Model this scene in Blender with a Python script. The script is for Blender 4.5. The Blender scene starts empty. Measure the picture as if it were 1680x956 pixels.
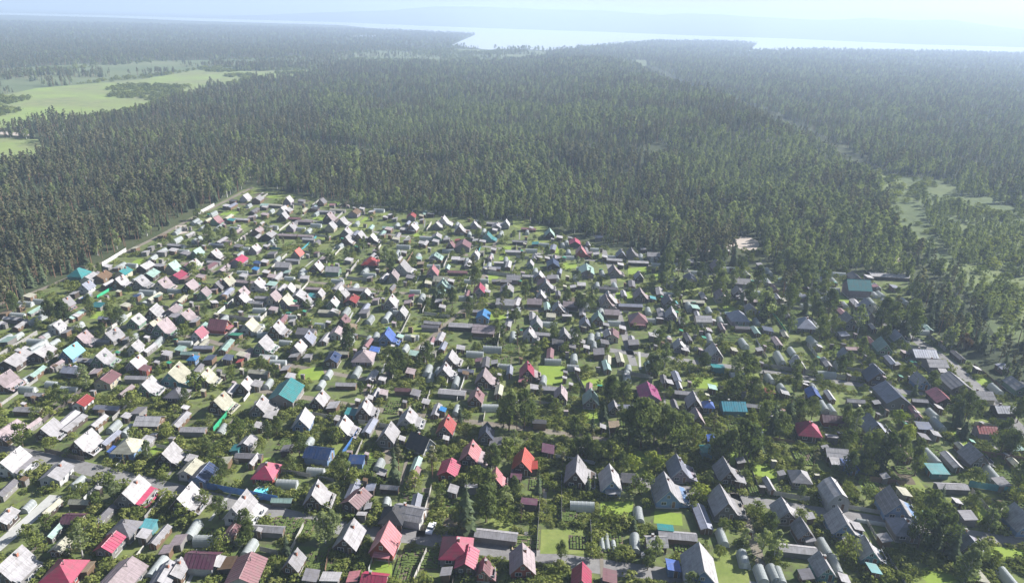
import bpy, math, random
import numpy as np
from mathutils import Vector, Matrix

# ------------------------------------------------------------------ camera, light, exposure
scene = bpy.context.scene
COL = scene.collection
random.seed(7)
R = math.radians
W0, H0 = 1680, 956                    # the photograph's own pixels
FPX = 1156.0                          # focal length in those pixels
CAM_H = 122.0
PITCH, ROLL = 21.3, 1.72
cam_data = bpy.data.cameras.new('drone_camera')
cam_data.sensor_width = 36.0
cam_data.lens = 36.0 * FPX / W0
cam_data.clip_start = 0.5
cam_data.clip_end = 60000.0
cam = bpy.data.objects.new('drone_camera', cam_data)
COL.objects.link(cam)
CAM_M = Matrix.Translation((0, 0, CAM_H)) @ Matrix.Rotation(R(90 - PITCH), 4, 'X') @ Matrix.Rotation(R(ROLL), 4, 'Z')
cam.matrix_world = CAM_M
scene.camera = cam

SUN_AZ, SUN_EL = 66.0, 34.0           # azimuth clockwise from +Y (the view direction)
world = bpy.data.worlds.new('World')
scene.world = world
world.use_nodes = True
wn = world.node_tree
wn.nodes.clear()
w_out = wn.nodes.new('ShaderNodeOutputWorld')
w_bg = wn.nodes.new('ShaderNodeBackground')
w_sky = wn.nodes.new('ShaderNodeTexSky')
w_sky.sky_type = 'NISHITA'
w_sky.sun_disc = False
w_sky.sun_elevation = R(SUN_EL)
w_sky.sun_rotation = R(SUN_AZ)
w_sky.altitude = 300
w_sky.air_density = 1.0
w_sky.dust_density = 1.0
w_sky.ozone_density = 1.2
w_bg.inputs['Strength'].default_value = 0.05
wn.links.new(w_sky.outputs['Color'], w_bg.inputs['Color'])
wn.links.new(w_bg.outputs['Background'], w_out.inputs['Surface'])

sun_data = bpy.data.lights.new('sun', 'SUN')
sun_data.energy = 5.0
sun_data.angle = R(0.53)
sun_data.color = (1.0, 0.985, 0.965)
sun = bpy.data.objects.new('sun', sun_data)
COL.objects.link(sun)
SUN_DIR = Vector((math.sin(R(SUN_AZ)) * math.cos(R(SUN_EL)), math.cos(R(SUN_AZ)) * math.cos(R(SUN_EL)), math.sin(R(SUN_EL))))
sun.rotation_euler = SUN_DIR.to_track_quat('Z', 'Y').to_euler()
sun.location = (200, 100, 300)

scene.view_settings.view_transform = 'Standard'
scene.view_settings.look = 'None'
scene.view_settings.gamma = 1.0
scene.view_settings.use_curve_mapping = False
scene.view_settings.exposure = 1.22

scene.render.engine = 'CYCLES'
cy = scene.cycles
cy.max_bounces = 8
cy.diffuse_bounces = 1
cy.glossy_bounces = 2
cy.transmission_bounces = 3
cy.volume_bounces = 3
cy.transparent_max_bounces = 6
cy.caustics_reflective = False
cy.caustics_refractive = False
cy.use_denoising = True

# ------------------------------------------------------------------ geometry helpers
def pix(x, y, z=0.0):
    """the point at height z that stands at the photograph's pixel x, y"""
    d = CAM_M.to_3x3() @ Vector(((x - W0 / 2) / FPX, -(y - H0 / 2) / FPX, -1.0))
    t = (z - CAM_H) / d.z
    return Vector((d.x * t, d.y * t, z))

CAM_I = CAM_M.inverted()
def project(p):
    q = CAM_I @ Vector(p)
    if q.z > -1: return None
    return (W0 / 2 + FPX * q.x / -q.z, H0 / 2 - FPX * q.y / -q.z, -q.z)

def inpoly(x, y, poly):
    c = False
    j = len(poly) - 1
    for i in range(len(poly)):
        xi, yi = poly[i][0], poly[i][1]; xj, yj = poly[j][0], poly[j][1]
        if (yi > y) != (yj > y) and x < (xj - xi) * (y - yi) / (yj - yi) + xi: c = not c
        j = i
    return c

def inpoly_np(X, Y, poly):
    c = np.zeros(X.shape, bool)
    j = len(poly) - 1
    for i in range(len(poly)):
        xi, yi = poly[i][0], poly[i][1]; xj, yj = poly[j][0], poly[j][1]
        if yi != yj:
            c ^= ((yi > Y) != (yj > Y)) & (X < (xj - xi) * (Y - yi) / (yj - yi) + xi)
        j = i
    return c

def sstep(t):
    t = np.clip(t, 0, 1)
    return t * t * (3 - 2 * t)

class MB:
    """collects polygons for one mesh"""
    def __init__(s): s.v = []; s.f = []; s.m = []
    def face(s, pts, m=0):
        b = len(s.v); s.v += [tuple(p) for p in pts]; s.f.append(tuple(range(b, b + len(pts)))); s.m.append(m)
    def box(s, x0, x1, y0, y1, z0, z1, m=0):
        b = len(s.v)
        s.v += [(x0, y0, z0), (x1, y0, z0), (x1, y1, z0), (x0, y1, z0), (x0, y0, z1), (x1, y0, z1), (x1, y1, z1), (x0, y1, z1)]
        for f in ((0, 3, 2, 1), (4, 5, 6, 7), (0, 1, 5, 4), (1, 2, 6, 5), (2, 3, 7, 6), (3, 0, 4, 7)):
            s.f.append(tuple(b + i for i in f)); s.m.append(m)
    def prism(s, prof, y0, y1, m=0):
        """a profile of x, z points (anticlockwise seen from -y) swept along y"""
        n = len(prof); b = len(s.v)
        s.v += [(p[0], y0, p[1]) for p in prof] + [(p[0], y1, p[1]) for p in prof]
        s.f.append(tuple(range(b, b + n))); s.m.append(m)
        s.f.append(tuple(b + 2 * n - 1 - i for i in range(n))); s.m.append(m)
        for i in range(n):
            j = (i + 1) % n
            s.f.append((b + i, b + n + i, b + n + j, b + j)); s.m.append(m)
    def slab(s, a, b_, c, d, t, m=0):
        """a sheet with corners a b c d, t thick, below its face"""
        A, B, C, D = map(Vector, (a, b_, c, d))
        n = (B - A).cross(D - A).normalized() * t
        if n.z < 0: n = -n
        k = len(s.v)
        s.v += [tuple(p) for p in (A, B, C, D, A - n, B - n, C - n, D - n)]
        for f in ((0, 1, 2, 3), (7, 6, 5, 4), (0, 4, 5, 1), (1, 5, 6, 2), (2, 6, 7, 3), (3, 7, 4, 0)):
            s.f.append(tuple(k + i for i in f)); s.m.append(m)
    def cone(s, p0, p1, r0, r1, n=6, m=0):
        p0, p1 = Vector(p0), Vector(p1)
        ax = (p1 - p0).normalized()
        u = ax.cross(Vector((0.13, 1, 0.21))).normalized(); w = ax.cross(u)
        b = len(s.v)
        for p, r in ((p0, r0), (p1, r1)):
            for i in range(n):
                a = 2 * math.pi * i / n
                s.v.append(tuple(p + (u * math.cos(a) + w * math.sin(a)) * r))
        for i in range(n):
            j = (i + 1) % n
            s.f.append((b + i, b + j, b + n + j, b + n + i)); s.m.append(m)
    def mesh(s, name, mats):
        me = bpy.data.meshes.new(name)
        me.from_pydata(s.v, [], s.f)
        for m in (mats if isinstance(mats, (list, tuple)) else [mats]): me.materials.append(m)
        if any(s.m): me.polygons.foreach_set('material_index', s.m)
        return me

def link(name, data, parent=None, loc=None, rz=0.0, scale=None):
    o = bpy.data.objects.new(name, data)
    COL.objects.link(o)
    if parent is not None: o.parent = parent
    if loc is not None: o.location = loc
    if rz: o.rotation_euler = (0, 0, rz)
    if scale is not None: o.scale = scale
    return o

def tag(o, label=None, cat=None, group=None, kind=None):
    if label: o['label'] = label
    if cat: o['category'] = cat
    if group: o['group'] = group
    if kind: o['kind'] = kind
    return o

# ------------------------------------------------------------------ materials
def nodes_of(name):
    m = bpy.data.materials.new(name); m.use_nodes = True
    nt = m.node_tree; nt.nodes.clear()
    out = nt.nodes.new('ShaderNodeOutputMaterial')
    return m, nt, out

def N(nt, kind, **kw):
    n = nt.nodes.new(kind)
    for k, v in kw.items(): setattr(n, k, v)
    return n

def ramp(nt, fac, stops):
    r = N(nt, 'ShaderNodeValToRGB')
    el = r.color_ramp.elements
    while len(el) < len(stops): el.new(0.5)
    for e, (p, c) in zip(el, stops):
        e.position = p; e.color = (*c, 1) if len(c) == 3 else c
    nt.links.new(fac, r.inputs[0])
    return r.outputs[0]

def noise(nt, vec, scale, detail=3, rough=0.55):
    n = N(nt, 'ShaderNodeTexNoise')
    n.inputs['Scale'].default_value = scale; n.inputs['Detail'].default_value = detail; n.inputs['Roughness'].default_value = rough
    if vec is not None: nt.links.new(vec, n.inputs['Vector'])
    return n.outputs['Fac']

def mix(nt, fac, a, b, mode='MIX'):
    m = N(nt, 'ShaderNodeMix', data_type='RGBA', blend_type=mode)
    for s, v in ((m.inputs[0], fac), (m.inputs[6], a), (m.inputs[7], b)):
        if hasattr(v, 'is_output'): nt.links.new(v, s)
        elif isinstance(v, (int, float)): s.default_value = v
        else: s.default_value = (*v, 1)
    return m.outputs[2]

def math_(nt, op, a, b=None):
    m = N(nt, 'ShaderNodeMath', operation=op)
    for s, v in zip(m.inputs, (a, b)):
        if v is None: continue
        if hasattr(v, 'is_output'): nt.links.new(v, s)
        else: s.default_value = v
    return m.outputs[0]

def mapping(nt, vec, scale):
    m = N(nt, 'ShaderNodeMapping')
    m.inputs['Scale'].default_value = scale
    nt.links.new(vec, m.inputs['Vector'])
    return m.outputs[0]

def principled(nt, out, color, rough=0.8, spec=0.3, bump=None, bstr=0.3, bdist=0.05, metallic=0.0):
    p = N(nt, 'ShaderNodeBsdfPrincipled')
    if hasattr(color, 'is_output'): nt.links.new(color, p.inputs['Base Color'])
    else: p.inputs['Base Color'].default_value = (*color, 1)
    p.inputs['Roughness'].default_value = rough
    p.inputs['Specular IOR Level'].default_value = spec
    p.inputs['Metallic'].default_value = metallic
    if bump is not None:
        b = N(nt, 'ShaderNodeBump'); b.inputs['Strength'].default_value = bstr; b.inputs['Distance'].default_value = bdist
        nt.links.new(bump, b.inputs['Height']); nt.links.new(b.outputs[0], p.inputs['Normal'])
    nt.links.new(p.outputs[0], out.inputs['Surface'])
    return p

def vary(nt, color, lo, hi):
    """colour times a per-object random brightness"""
    oi = N(nt, 'ShaderNodeObjectInfo')
    mr = N(nt, 'ShaderNodeMapRange'); mr.inputs['To Min'].default_value = lo; mr.inputs['To Max'].default_value = hi
    nt.links.new(oi.outputs['Random'], mr.inputs['Value'])
    hv = N(nt, 'ShaderNodeHueSaturation')
    nt.links.new(mr.outputs[0], hv.inputs['Value'])
    if hasattr(color, 'is_output'): nt.links.new(color, hv.inputs['Color'])
    else: hv.inputs['Color'].default_value = (*color, 1)
    return hv.outputs[0]

def scaled(c, k): return tuple(min(0.95, v * k) for v in c)

def roof_mat(name, c, metal=False):
    m, nt, out = nodes_of(name)
    tc = N(nt, 'ShaderNodeTexCoord')
    ob = tc.outputs['Object']
    oi = N(nt, 'ShaderNodeObjectInfo')
    sh = N(nt, 'ShaderNodeVectorMath', operation='ADD')
    nt.links.new(ob, sh.inputs[0])
    sc = N(nt, 'ShaderNodeVectorMath', operation='SCALE'); nt.links.new(oi.outputs['Location'], sc.inputs[0]); sc.inputs['Scale'].default_value = 1.7
    nt.links.new(sc.outputs[0], sh.inputs[1])
    v = sh.outputs[0]
    streak = noise(nt, mapping(nt, v, (0.35, 3.5, 0.35)), 1.0, 4)
    blot = noise(nt, v, 0.6, 5, 0.7)
    c1 = mix(nt, ramp(nt, streak, [(0.3, (0, 0, 0)), (0.75, (1, 1, 1))]), scaled(c, 0.72), scaled(c, 1.14))
    dirt = tuple(0.5 * a + 0.5 * b for a, b in zip(scaled(c, 0.55), (0.16, 0.14, 0.11)))
    c2 = mix(nt, ramp(nt, blot, [(0.46, (0, 0, 0)), (0.74, (0.8, 0.8, 0.8))]), c1, dirt)
    # sheet rows: laps across the slope, corrugation down it
    wv = N(nt, 'ShaderNodeTexWave', wave_type='BANDS', bands_direction='Y'); wv.inputs['Scale'].default_value = 3.2 if not metal else 1.4
    nt.links.new(ob, wv.inputs['Vector'])
    lap = N(nt, 'ShaderNodeTexWave', wave_type='BANDS', bands_direction='Z', wave_profile='SAW'); lap.inputs['Scale'].default_value = 0.26
    nt.links.new(ob, lap.inputs['Vector'])
    hgt = math_(nt, 'ADD', wv.outputs['Fac'], math_(nt, 'MULTIPLY', lap.outputs['Fac'], 0.6))
    edge = ramp(nt, lap.outputs['Fac'], [(0.0, (0.78, 0.78, 0.78)), (0.10, (1, 1, 1))])
    c3 = mix(nt, 0.8, c2, edge, 'MULTIPLY')
    principled(nt, out, vary(nt, c3, 0.72, 1.12), 0.42 if metal else 0.8, 0.4 if metal else 0.25, hgt, 0.35, 0.03)
    return m

def wall_mat(name, c, boards=True):
    m, nt, out = nodes_of(name)
    tc = N(nt, 'ShaderNodeTexCoord'); ob = tc.outputs['Object']
    n1 = noise(nt, mapping(nt, ob, (1, 1, 6)), 1.3, 4)
    c1 = mix(nt, n1, scaled(c, 0.72), scaled(c, 1.18))
    wv = N(nt, 'ShaderNodeTexWave', wave_type='BANDS', bands_direction='Z', wave_profile='SAW'); wv.inputs['Scale'].default_value = 1.6
    nt.links.new(ob, wv.inputs['Vector'])
    c2 = mix(nt, 0.55, c1, ramp(nt, wv.outputs['Fac'], [(0.0, (0.55, 0.55, 0.55)), (0.2, (1, 1, 1))]), 'MULTIPLY') if boards else c1
    stain = noise(nt, ob, 0.7, 3)
    c3 = mix(nt, ramp(nt, stain, [(0.5, (0, 0, 0)), (0.8, (0.5, 0.5, 0.5))]), c2, (0.11, 0.09, 0.07))
    principled(nt, out, vary(nt, c3, 0.8, 1.15), 0.85, 0.2, wv.outputs['Fac'] if boards else n1, 0.3, 0.02)
    return m

def plain_mat(name, c, rough=0.8, lo=0.85, hi=1.12, nscale=1.5, spec=0.25, amt=0.3):
    m, nt, out = nodes_of(name)
    tc = N(nt, 'ShaderNodeTexCoord')
    n1 = noise(nt, tc.outputs['Object'], nscale, 4)
    c1 = mix(nt, n1, scaled(c, 1 - amt), scaled(c, 1 + amt))
    principled(nt, out, vary(nt, c1, lo, hi), rough, spec, n1, 0.25, 0.03)
    return m

def leaf_mat(name, c, c2, trans=0.3):
    """leaf clumps: a colour of their own per tree and per clump, part of the light passing through"""
    m, nt, out = nodes_of(name)
    tc = N(nt, 'ShaderNodeTexCoord')
    oi = N(nt, 'ShaderNodeObjectInfo')
    base = mix(nt, oi.outputs['Random'], c, c2)
    n1 = noise(nt, tc.outputs['Object'], 0.55, 3)
    col = mix(nt, ramp(nt, n1, [(0.32, (0, 0, 0)), (0.68, (1, 1, 1))]), mix(nt, 1.0, base, (0.72, 0.74, 0.72), 'MULTIPLY'), mix(nt, 1.0, base, (1.28, 1.22, 1.1), 'MULTIPLY'))
    col = vary(nt, col, 0.78, 1.22)
    d = N(nt, 'ShaderNodeBsdfDiffuse'); t = N(nt, 'ShaderNodeBsdfTranslucent'); mx = N(nt, 'ShaderNodeMixShader')
    mx.inputs[0].default_value = trans
    nt.links.new(col, d.inputs['Color']); nt.links.new(mix(nt, 1.0, col, (1.25, 1.35, 0.7), 'MULTIPLY'), t.inputs['Color'])
    nt.links.new(d.outputs[0], mx.inputs[1]); nt.links.new(t.outputs[0], mx.inputs[2])
    nt.links.new(mx.outputs[0], out.inputs['Surface'])
    return m

ROOF = {                                # colour code: base colour, metal, words
 'w': ((.74, .70, .70), 0, 'white'), 'lg': ((.60, .57, .58), 0, 'pale grey'), 'mg': ((.33, .31, .33), 0, 'grey'),
 'dg': ((.10, .10, .115), 0, 'dark grey'), 'gb': ((.38, .39, .47), 1, 'bluish grey'), 'db': ((.11, .13, .20), 1, 'slate blue'),
 'r': ((.42, .055, .05), 1, 'red'), 'pk': ((.52, .06, .13), 1, 'crimson'), 'sa': ((.66, .25, .27), 1, 'salmon pink'),
 'pp': ((.60, .48, .49), 0, 'dusty pink'), 'mr': ((.15, .055, .09), 1, 'dark maroon'), 'ml': ((.32, .15, .16), 1, 'maroon'),
 'or': ((.74, .12, .085), 1, 'orange red'), 'te': ((.045, .28, .28), 1, 'teal'), 'cy': ((.20, .62, .66), 1, 'turquoise'),
 'bl': ((.07, .15, .48), 1, 'blue'), 'bb': ((.04, .27, .62), 1, 'bright blue'), 'nv': ((.025, .06, .17), 1, 'navy blue'),
 'gn': ((.04, .33, .19), 1, 'green'), 'mt': ((.44, .62, .53), 1, 'mint green'), 'cr': ((.74, .70, .54), 0, 'cream'),
 'ta': ((.56, .42, .28), 0, 'tan'), 'bw': ((.24, .145, .08), 0, 'brown'), 'ma': ((.52, .08, .26), 1, 'magenta'),
 'tb': ((.03, .42, .55), 1, 'bright turquoise blue'),
}
RM = {k: roof_mat('roof_' + v[2].replace(' ', '_'), scaled(v[0], .53 if not v[1] else .66), bool(v[1])) for k, v in ROOF.items()}
WALLS = {'bw': (.22, .14, .085), 'gy': (.30, .28, .26), 'cr': (.62, .55, .40), 'wh': (.70, .68, .66), 'rd': (.36, .09, .06), 'bl': (.22, .33, .52),
         'gn': (.20, .32, .22), 'te': (.16, .36, .38), 'dk': (.10, .075, .06), 'mv': (.36, .30, .34)}
WM = {k: wall_mat('wall_boards_' + k, scaled(c, .70)) for k, c in WALLS.items()}
M_TRIM = plain_mat('white_painted_trim', (.58, .57, .55), 0.6)
M_DARKTRIM = plain_mat('brown_painted_trim', (.20, .12, .07), 0.7)
M_BRICK = plain_mat('chimney_brick', (.34, .15, .10), 0.9, nscale=9)
M_CONC = plain_mat('concrete', (.34, .33, .31), 0.9)
M_DOOR = plain_mat('door_paint', (.17, .10, .06), 0.7)
def glass_like(name, c, rough=0.12):
    m, nt, out = nodes_of(name)
    principled(nt, out, vary(nt, c, 0.6, 1.3), rough, 0.6)
    return m
M_PANE = glass_like('window_glass', (.035, .045, .06))
def film_mat():
    m, nt, out = nodes_of('polycarbonate_film')
    tc = N(nt, 'ShaderNodeTexCoord')
    n1 = noise(nt, tc.outputs['Object'], 1.2, 4)
    c1 = mix(nt, n1, (.28, .31, .30), (.50, .51, .49))
    p = N(nt, 'ShaderNodeBsdfPrincipled'); nt.links.new(vary(nt, c1, .75, 1.1), p.inputs['Base Color'])
    p.inputs['Roughness'].default_value = 0.28
    tl = N(nt, 'ShaderNodeBsdfTranslucent'); tl.inputs['Color'].default_value = (.62, .66, .60, 1)
    mx = N(nt, 'ShaderNodeMixShader'); mx.inputs[0].default_value = 0.3
    nt.links.new(p.outputs[0], mx.inputs[1]); nt.links.new(tl.outputs[0], mx.inputs[2]); nt.links.new(mx.outputs[0], out.inputs['Surface'])
    return m
M_FILM = film_mat()
M_HOOP = plain_mat('galvanised_hoop', (.52, .53, .54), 0.5)
M_BARK = plain_mat('brown_bark', (.15, .105, .075), 0.95)
M_PINEBARK = plain_mat('orange_pine_bark', (.23, .135, .085), 0.95)
M_BIRCHBARK = plain_mat('birch_bark', (.46, .44, .41), 0.9, nscale=5)
L_SPRUCE = leaf_mat('spruce_needles', (.082, .110, .070), (.112, .142, .080), 0.36)
L_PINE = leaf_mat('pine_needles', (.140, .146, .092), (.182, .176, .112), 0.42)
L_BIRCH = leaf_mat('birch_leaves', (.162, .202, .098), (.228, .258, .122), 0.48)
L_DARK = leaf_mat('dark_broad_leaves', (.090, .122, .048), (.130, .155, .058), 0.4)
L_SHRUB = leaf_mat('shrub_leaves', (.125, .165, .045), (.200, .220, .062), 0.3)
L_LOW = leaf_mat('low_growth_leaves', (.150, .190, .050), (.215, .225, .075), 0.3)
L_YEL = leaf_mat('yellow_green_leaves', (.200, .260, .050), (.240, .270, .060), 0.3)
L_RUST = leaf_mat('rusty_leaves', (.20, .11, .07), (.17, .12, .07), 0.25)

# ------------------------------------------------------------------ the lie of the land
def P(pts): return [tuple(pix(x, y)[:2]) for x, y in pts]
PLATEAU_EDGE = sorted([(q[1], q[0]) for q in P([(1062, 112), (1130, 150), (1250, 190), (1350, 245), (1415, 290), (1450, 335), (1470, 400)])])
PE_Y = [a for a, b in PLATEAU_EDGE]; PE_X = [b for a, b in PLATEAU_EDGE]
_rng = np.random.RandomState(3)
_NG = _rng.rand(64, 64)
def vnoise(X, Y, s):
    x = np.asarray(X, float) / s + 1000; y = np.asarray(Y, float) / s + 1000
    i = np.floor(x).astype(int); j = np.floor(y).astype(int); fx = sstep(x - i); fy = sstep(y - j)
    g = lambda a, b: _NG[a % 64, b % 64]
    return (g(i, j) * (1 - fx) + g(i + 1, j) * fx) * (1 - fy) + (g(i, j + 1) * (1 - fx) + g(i + 1, j + 1) * fx) * fy

def height(X, Y):
    X = np.asarray(X, float); Y = np.asarray(Y, float)
    e = np.interp(Y, PE_Y, PE_X)
    m = sstep((e - 12 - X) / 50.0) * sstep((X + 75) / 320.0) * sstep((Y - 575) / 205.0) * sstep((2500 - Y) / 600.0)
    roll = (vnoise(X, Y, 370) - 0.5) * 11 * sstep((Y - 640) / 420.0) * sstep((X + 75) / 320.0) * sstep((2450 - Y) / 500)
    return 16.0 * m + roll * np.where(m > 0, np.maximum(m, 0.25), 0.25)

VILLAGE_PX = [(-330, 610), (-60, 545), (0, 522), (60, 480), (130, 449), (250, 391), (330, 347), (415, 303), (480, 318), (600, 342), (720, 352), (870, 374), (1000, 408),
              (1120, 425), (1240, 445), (1400, 445), (1490, 460), (1500, 520), (1560, 565), (1640, 635), (1760, 720), (1950, 860)]
VILLAGE = P(VILLAGE_PX)
VILLAGE = VILLAGE + [(190, 75), (-190, 75)]
MEADOW = P([(-160, 165), (0, 158), (60, 145), (230, 131), (320, 116), (420, 117), (510, 115), (526, 119), (430, 133), (375, 144), (350, 138), (300, 160), (270, 173), (215, 192), (150, 201), (90, 197), (40, 208), (-160, 222)])
FIELD = P([(-160, 232), (0, 226), (62, 229), (76, 243), (62, 262), (0, 282), (-160, 300)])
MARSH = P([(-160, 122), (0, 113), (200, 101), (330, 99), (520, 92), (600, 83), (740, 80), (900, 84), (890, 96), (760, 104), (600, 106), (520, 116), (420, 117), (320, 116), (230, 131), (60, 145), (0, 158), (-160, 165)])
RIVER = P([(-700, 3), (180, 25.5), (400, 32.5), (560, 37), (700, 43), (840, 48), (1000, 53), (1120, 58), (1300, 64), (1500, 73), (1680, 78), (2300, 98), (2300, 110), (1680, 88), (1350, 82), (1250, 83),
           (1228, 85), (1242, 72), (1180, 68), (1070, 68), (980, 76), (900, 83), (850, 80.5), (800, 82), (740, 75), (780, 57), (640, 50), (560, 41.5), (300, 34), (180, 29), (-700, 7)])
OXBOW = P([(566, 58.5), (600, 57.5), (648, 58.8), (640, 61), (600, 61), (570, 60.5)])
CLEAR = [P(c) for c in ([(1428, 286), (1470, 290), (1500, 312), (1448, 308)], [(1530, 428), (1600, 432), (1690, 462), (1760, 500), (1700, 505), (1600, 470), (1552, 446)],
                        [(1600, 400), (1690, 392), (1690, 410), (1620, 412)], [(1650, 505), (1760, 500), (1800, 540), (1700, 545)], [(1200, 386), (1250, 390), (1252, 446), (1205, 443)], [(1470, 422), (1494, 422), (1494, 430), (1470, 431)],
                        [(118, 352), (150, 342), (172, 362), (150, 384), (128, 378)], [(1000, 100), (1060, 100), (1062, 116), (1000, 108)])]
GAPS = [(P([(400, 238), (480, 234), (560, 246), (640, 263), (720, 280)]), 17), (P([(330, 345), (250, 391), (130, 449), (60, 480)]), 3.2),
        ([(x + 14, y) for y, x in PLATEAU_EDGE], 12), (P([(-60, 214), (20, 219), (60, 222), (140, 215)]), 8), (P([(690, 355), (800, 362), (900, 376), (1000, 408), (1120, 425)]), 5),
        (P([(1500, 440), (1560, 500), (1660, 580), (1760, 650)]), 5), (P([(1130, 330), (1200, 345), (1290, 352)]), 12)]

SCRUB = P([(1436, 283), (1560, 298), (1680, 328), (1830, 345), (1830, 575), (1690, 572), (1630, 545), (1585, 480), (1540, 436), (1500, 405), (1465, 345)])
def strip_dist(X, Y, line):
    d = np.full(np.shape(X), 1e9)
    for (x0, y0), (x1, y1) in zip(line, line[1:]):
        L = (x1 - x0) ** 2 + (y1 - y0) ** 2 + 1e-9
        t = np.clip(((X - x0) * (x1 - x0) + (Y - y0) * (y1 - y0)) / L, 0, 1)
        d = np.minimum(d, np.hypot(X - x0 - t * (x1 - x0), Y - y0 - t * (y1 - y0)))
    return d

# ------------------------------------------------------------------ ground, meadows, water, far hills
def ground_mat(name, cols, s1=0.02, s2=0.35, bump=0.15):
    """four colours from large patches and small mottling"""
    m, nt, out = nodes_of(name)
    pos = N(nt, 'ShaderNodeNewGeometry').outputs['Position']
    a = noise(nt, pos, s1, 5, 0.6); b = noise(nt, pos, s2, 5, 0.65)
    c1 = mix(nt, ramp(nt, a, [(0.38, (0, 0, 0)), (0.62, (1, 1, 1))]), cols[0], cols[1])
    c2 = mix(nt, ramp(nt, a, [(0.40, (0, 0, 0)), (0.60, (1, 1, 1))]), cols[2], cols[3])
    c = mix(nt, ramp(nt, b, [(0.42, (0, 0, 0)), (0.60, (1, 1, 1))]), c1, c2)
    principled(nt, out, c, 0.95, 0.1, b, bump, 0.3)
    return m
M_GROUND = ground_mat('forest_floor', [(.050, .062, .028), (.075, .080, .038), (.036, .045, .022), (.060, .075, .030)], 0.006, 0.12)
M_VILLAGE = ground_mat('garden_ground', [(.096, .134, .040), (.165, .190, .058), (.088, .090, .048), (.120, .132, .058)], 0.07, 0.40)
M_MEADOW = ground_mat('meadow_grass', [(.190, .250, .078), (.215, .225, .105), (.240, .295, .090), (.165, .190, .085)], 0.010, 0.07)
M_MARSH = ground_mat('marsh_grass', [(.120, .150, .075), (.160, .175, .095), (.100, .128, .065), (.140, .165, .080)], 0.005, 0.02)
M_LAWN = ground_mat('lawn_grass', [(00.182, 00.254, 00.043), (00.220, 00.286, 00.048), (00.164, 00.230, 00.043), (00.201, 00.268, 00.051)], 0.15, 1.3)
M_LAWN2 = ground_mat('rough_grass', [(00.158, 00.197, 00.048), (00.211, 00.235, 00.072), (00.139, 00.173, 00.048), (00.182, 00.206, 00.062)], 0.2, 0.9)
M_SOIL = ground_mat('bare_soil', [(0.116, 0.090, 0.064), (0.150, 0.124, 0.086), (0.098, 0.075, 0.053), (0.135, 0.112, 0.075)], 0.2, 1.1)
M_CROP = ground_mat('potato_tops', [(0.084, 0.120, 0.032), (0.112, 0.144, 0.040), (0.068, 0.092, 0.028), (0.096, 0.128, 0.036)], 0.4, 2.0)
M_LANE = ground_mat('gravel_lane', [(0.205, 0.194, 0.187), (0.241, 0.230, 0.216), (0.173, 0.162, 0.155), (0.216, 0.205, 0.194)], 0.12, 0.9)
M_DIRT = ground_mat('dirt_path', [(0.184, 0.154, 0.124), (0.225, 0.195, 0.154), (0.154, 0.131, 0.101), (0.199, 0.173, 0.135)], 0.12, 0.9)
M_SAND = ground_mat('pale_sand', [(0.390, 0.330, 0.277), (0.435, 0.383, 0.330), (0.338, 0.285, 0.232), (0.413, 0.352, 0.300)], 0.1, 0.6)
M_CONCROAD = ground_mat('pale_concrete', [(0.403, 0.396, 0.360), (0.446, 0.439, 0.410), (0.360, 0.353, 0.324), (0.418, 0.410, 0.382)], 0.1, 0.7)
M_SCRUB = ground_mat('scrub_grass', [(.085, .112, .046), (.125, .148, .062), (.068, .090, .040), (.105, .128, .052)], 0.03, 0.2)
M_CLEARING = ground_mat('clearing_grass', [(.125, .155, .058), (.175, .195, .085), (.150, .180, .068), (.110, .130, .055)], 0.05, 0.25)
M_HILL = ground_mat('far_forest', [(.050, .070, .050), (.065, .085, .058), (.040, .058, .045), (.058, .078, .052)], 0.002, 0.01)

def sheet(name, poly, z, mat, label=None):
    """a polygon filled as one flat sheet, z above the land"""
    from mathutils.geometry import tessellate_polygon
    tri = tessellate_polygon([[Vector((p[0], p[1], 0)) for p in poly]])
    hs = height([p[0] for p in poly], [p[1] for p in poly])
    me = bpy.data.meshes.new(name)
    fs = []
    for t in tri:
        a, b, c = (Vector((poly[i][0], poly[i][1], 0)) for i in t)
        fs.append(tuple(t) if (b - a).cross(c - a).z > 0 else tuple(reversed(t)))
    me.from_pydata([(p[0], p[1], z + float(h)) for p, h in zip(poly, hs)], [], fs)
    me.materials.append(mat)
    o = link(name, me)
    o['kind'] = 'structure'
    if label: o['label'] = label
    return o

def ground():
    ds = [0.0] + list(np.geomspace(30, 16500, 120))
    na = 180
    v = []; f = []
    for d in ds:
        for k in range(na):
            a = 2 * math.pi * k / na
            v.append((d * math.sin(a), d * math.cos(a)))
    v = np.array(v)
    hz = height(v[:, 0], v[:, 1])
    for i in range(len(ds) - 1):
        for k in range(na):
            l = (k + 1) % na
            f.append((i * na + k, (i + 1) * na + k, (i + 1) * na + l, i * na + l) if i else (k, na + k, na + l))
    me = bpy.data.meshes.new('ground')
    me.from_pydata([(x, y, float(h)) for (x, y), h in zip(v, hz)], [], [tuple(reversed(q)) for q in f])
    me.materials.append(M_GROUND)
    o = link('ground', me); o['kind'] = 'structure'
ground()
sheet('village_ground', VILLAGE, 0.02, M_VILLAGE)
sheet('meadow', MEADOW, 0.12, M_MEADOW, 'bright green flood meadow beside the forest')
sheet('meadow', FIELD, 0.12, M_MEADOW)
sheet('marsh', MARSH, 0.08, M_MARSH)
sheet('scrub_ground', SCRUB, .05, M_SCRUB)
for c in CLEAR[:4]: sheet('clearing', c, 0.09, M_CLEARING)
sheet('sand', P([(1204, 393), (1217, 388), (1231, 390), (1243, 395), (1246, 402), (1239, 411), (1224, 413), (1211, 407)]), 0.06, M_SAND); sheet('sand', P([(1118, 409), (1140, 407), (1166, 407), (1204, 398), (1206, 403), (1168, 412), (1140, 413), (1118, 413)]), 0.065, M_SAND)
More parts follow.
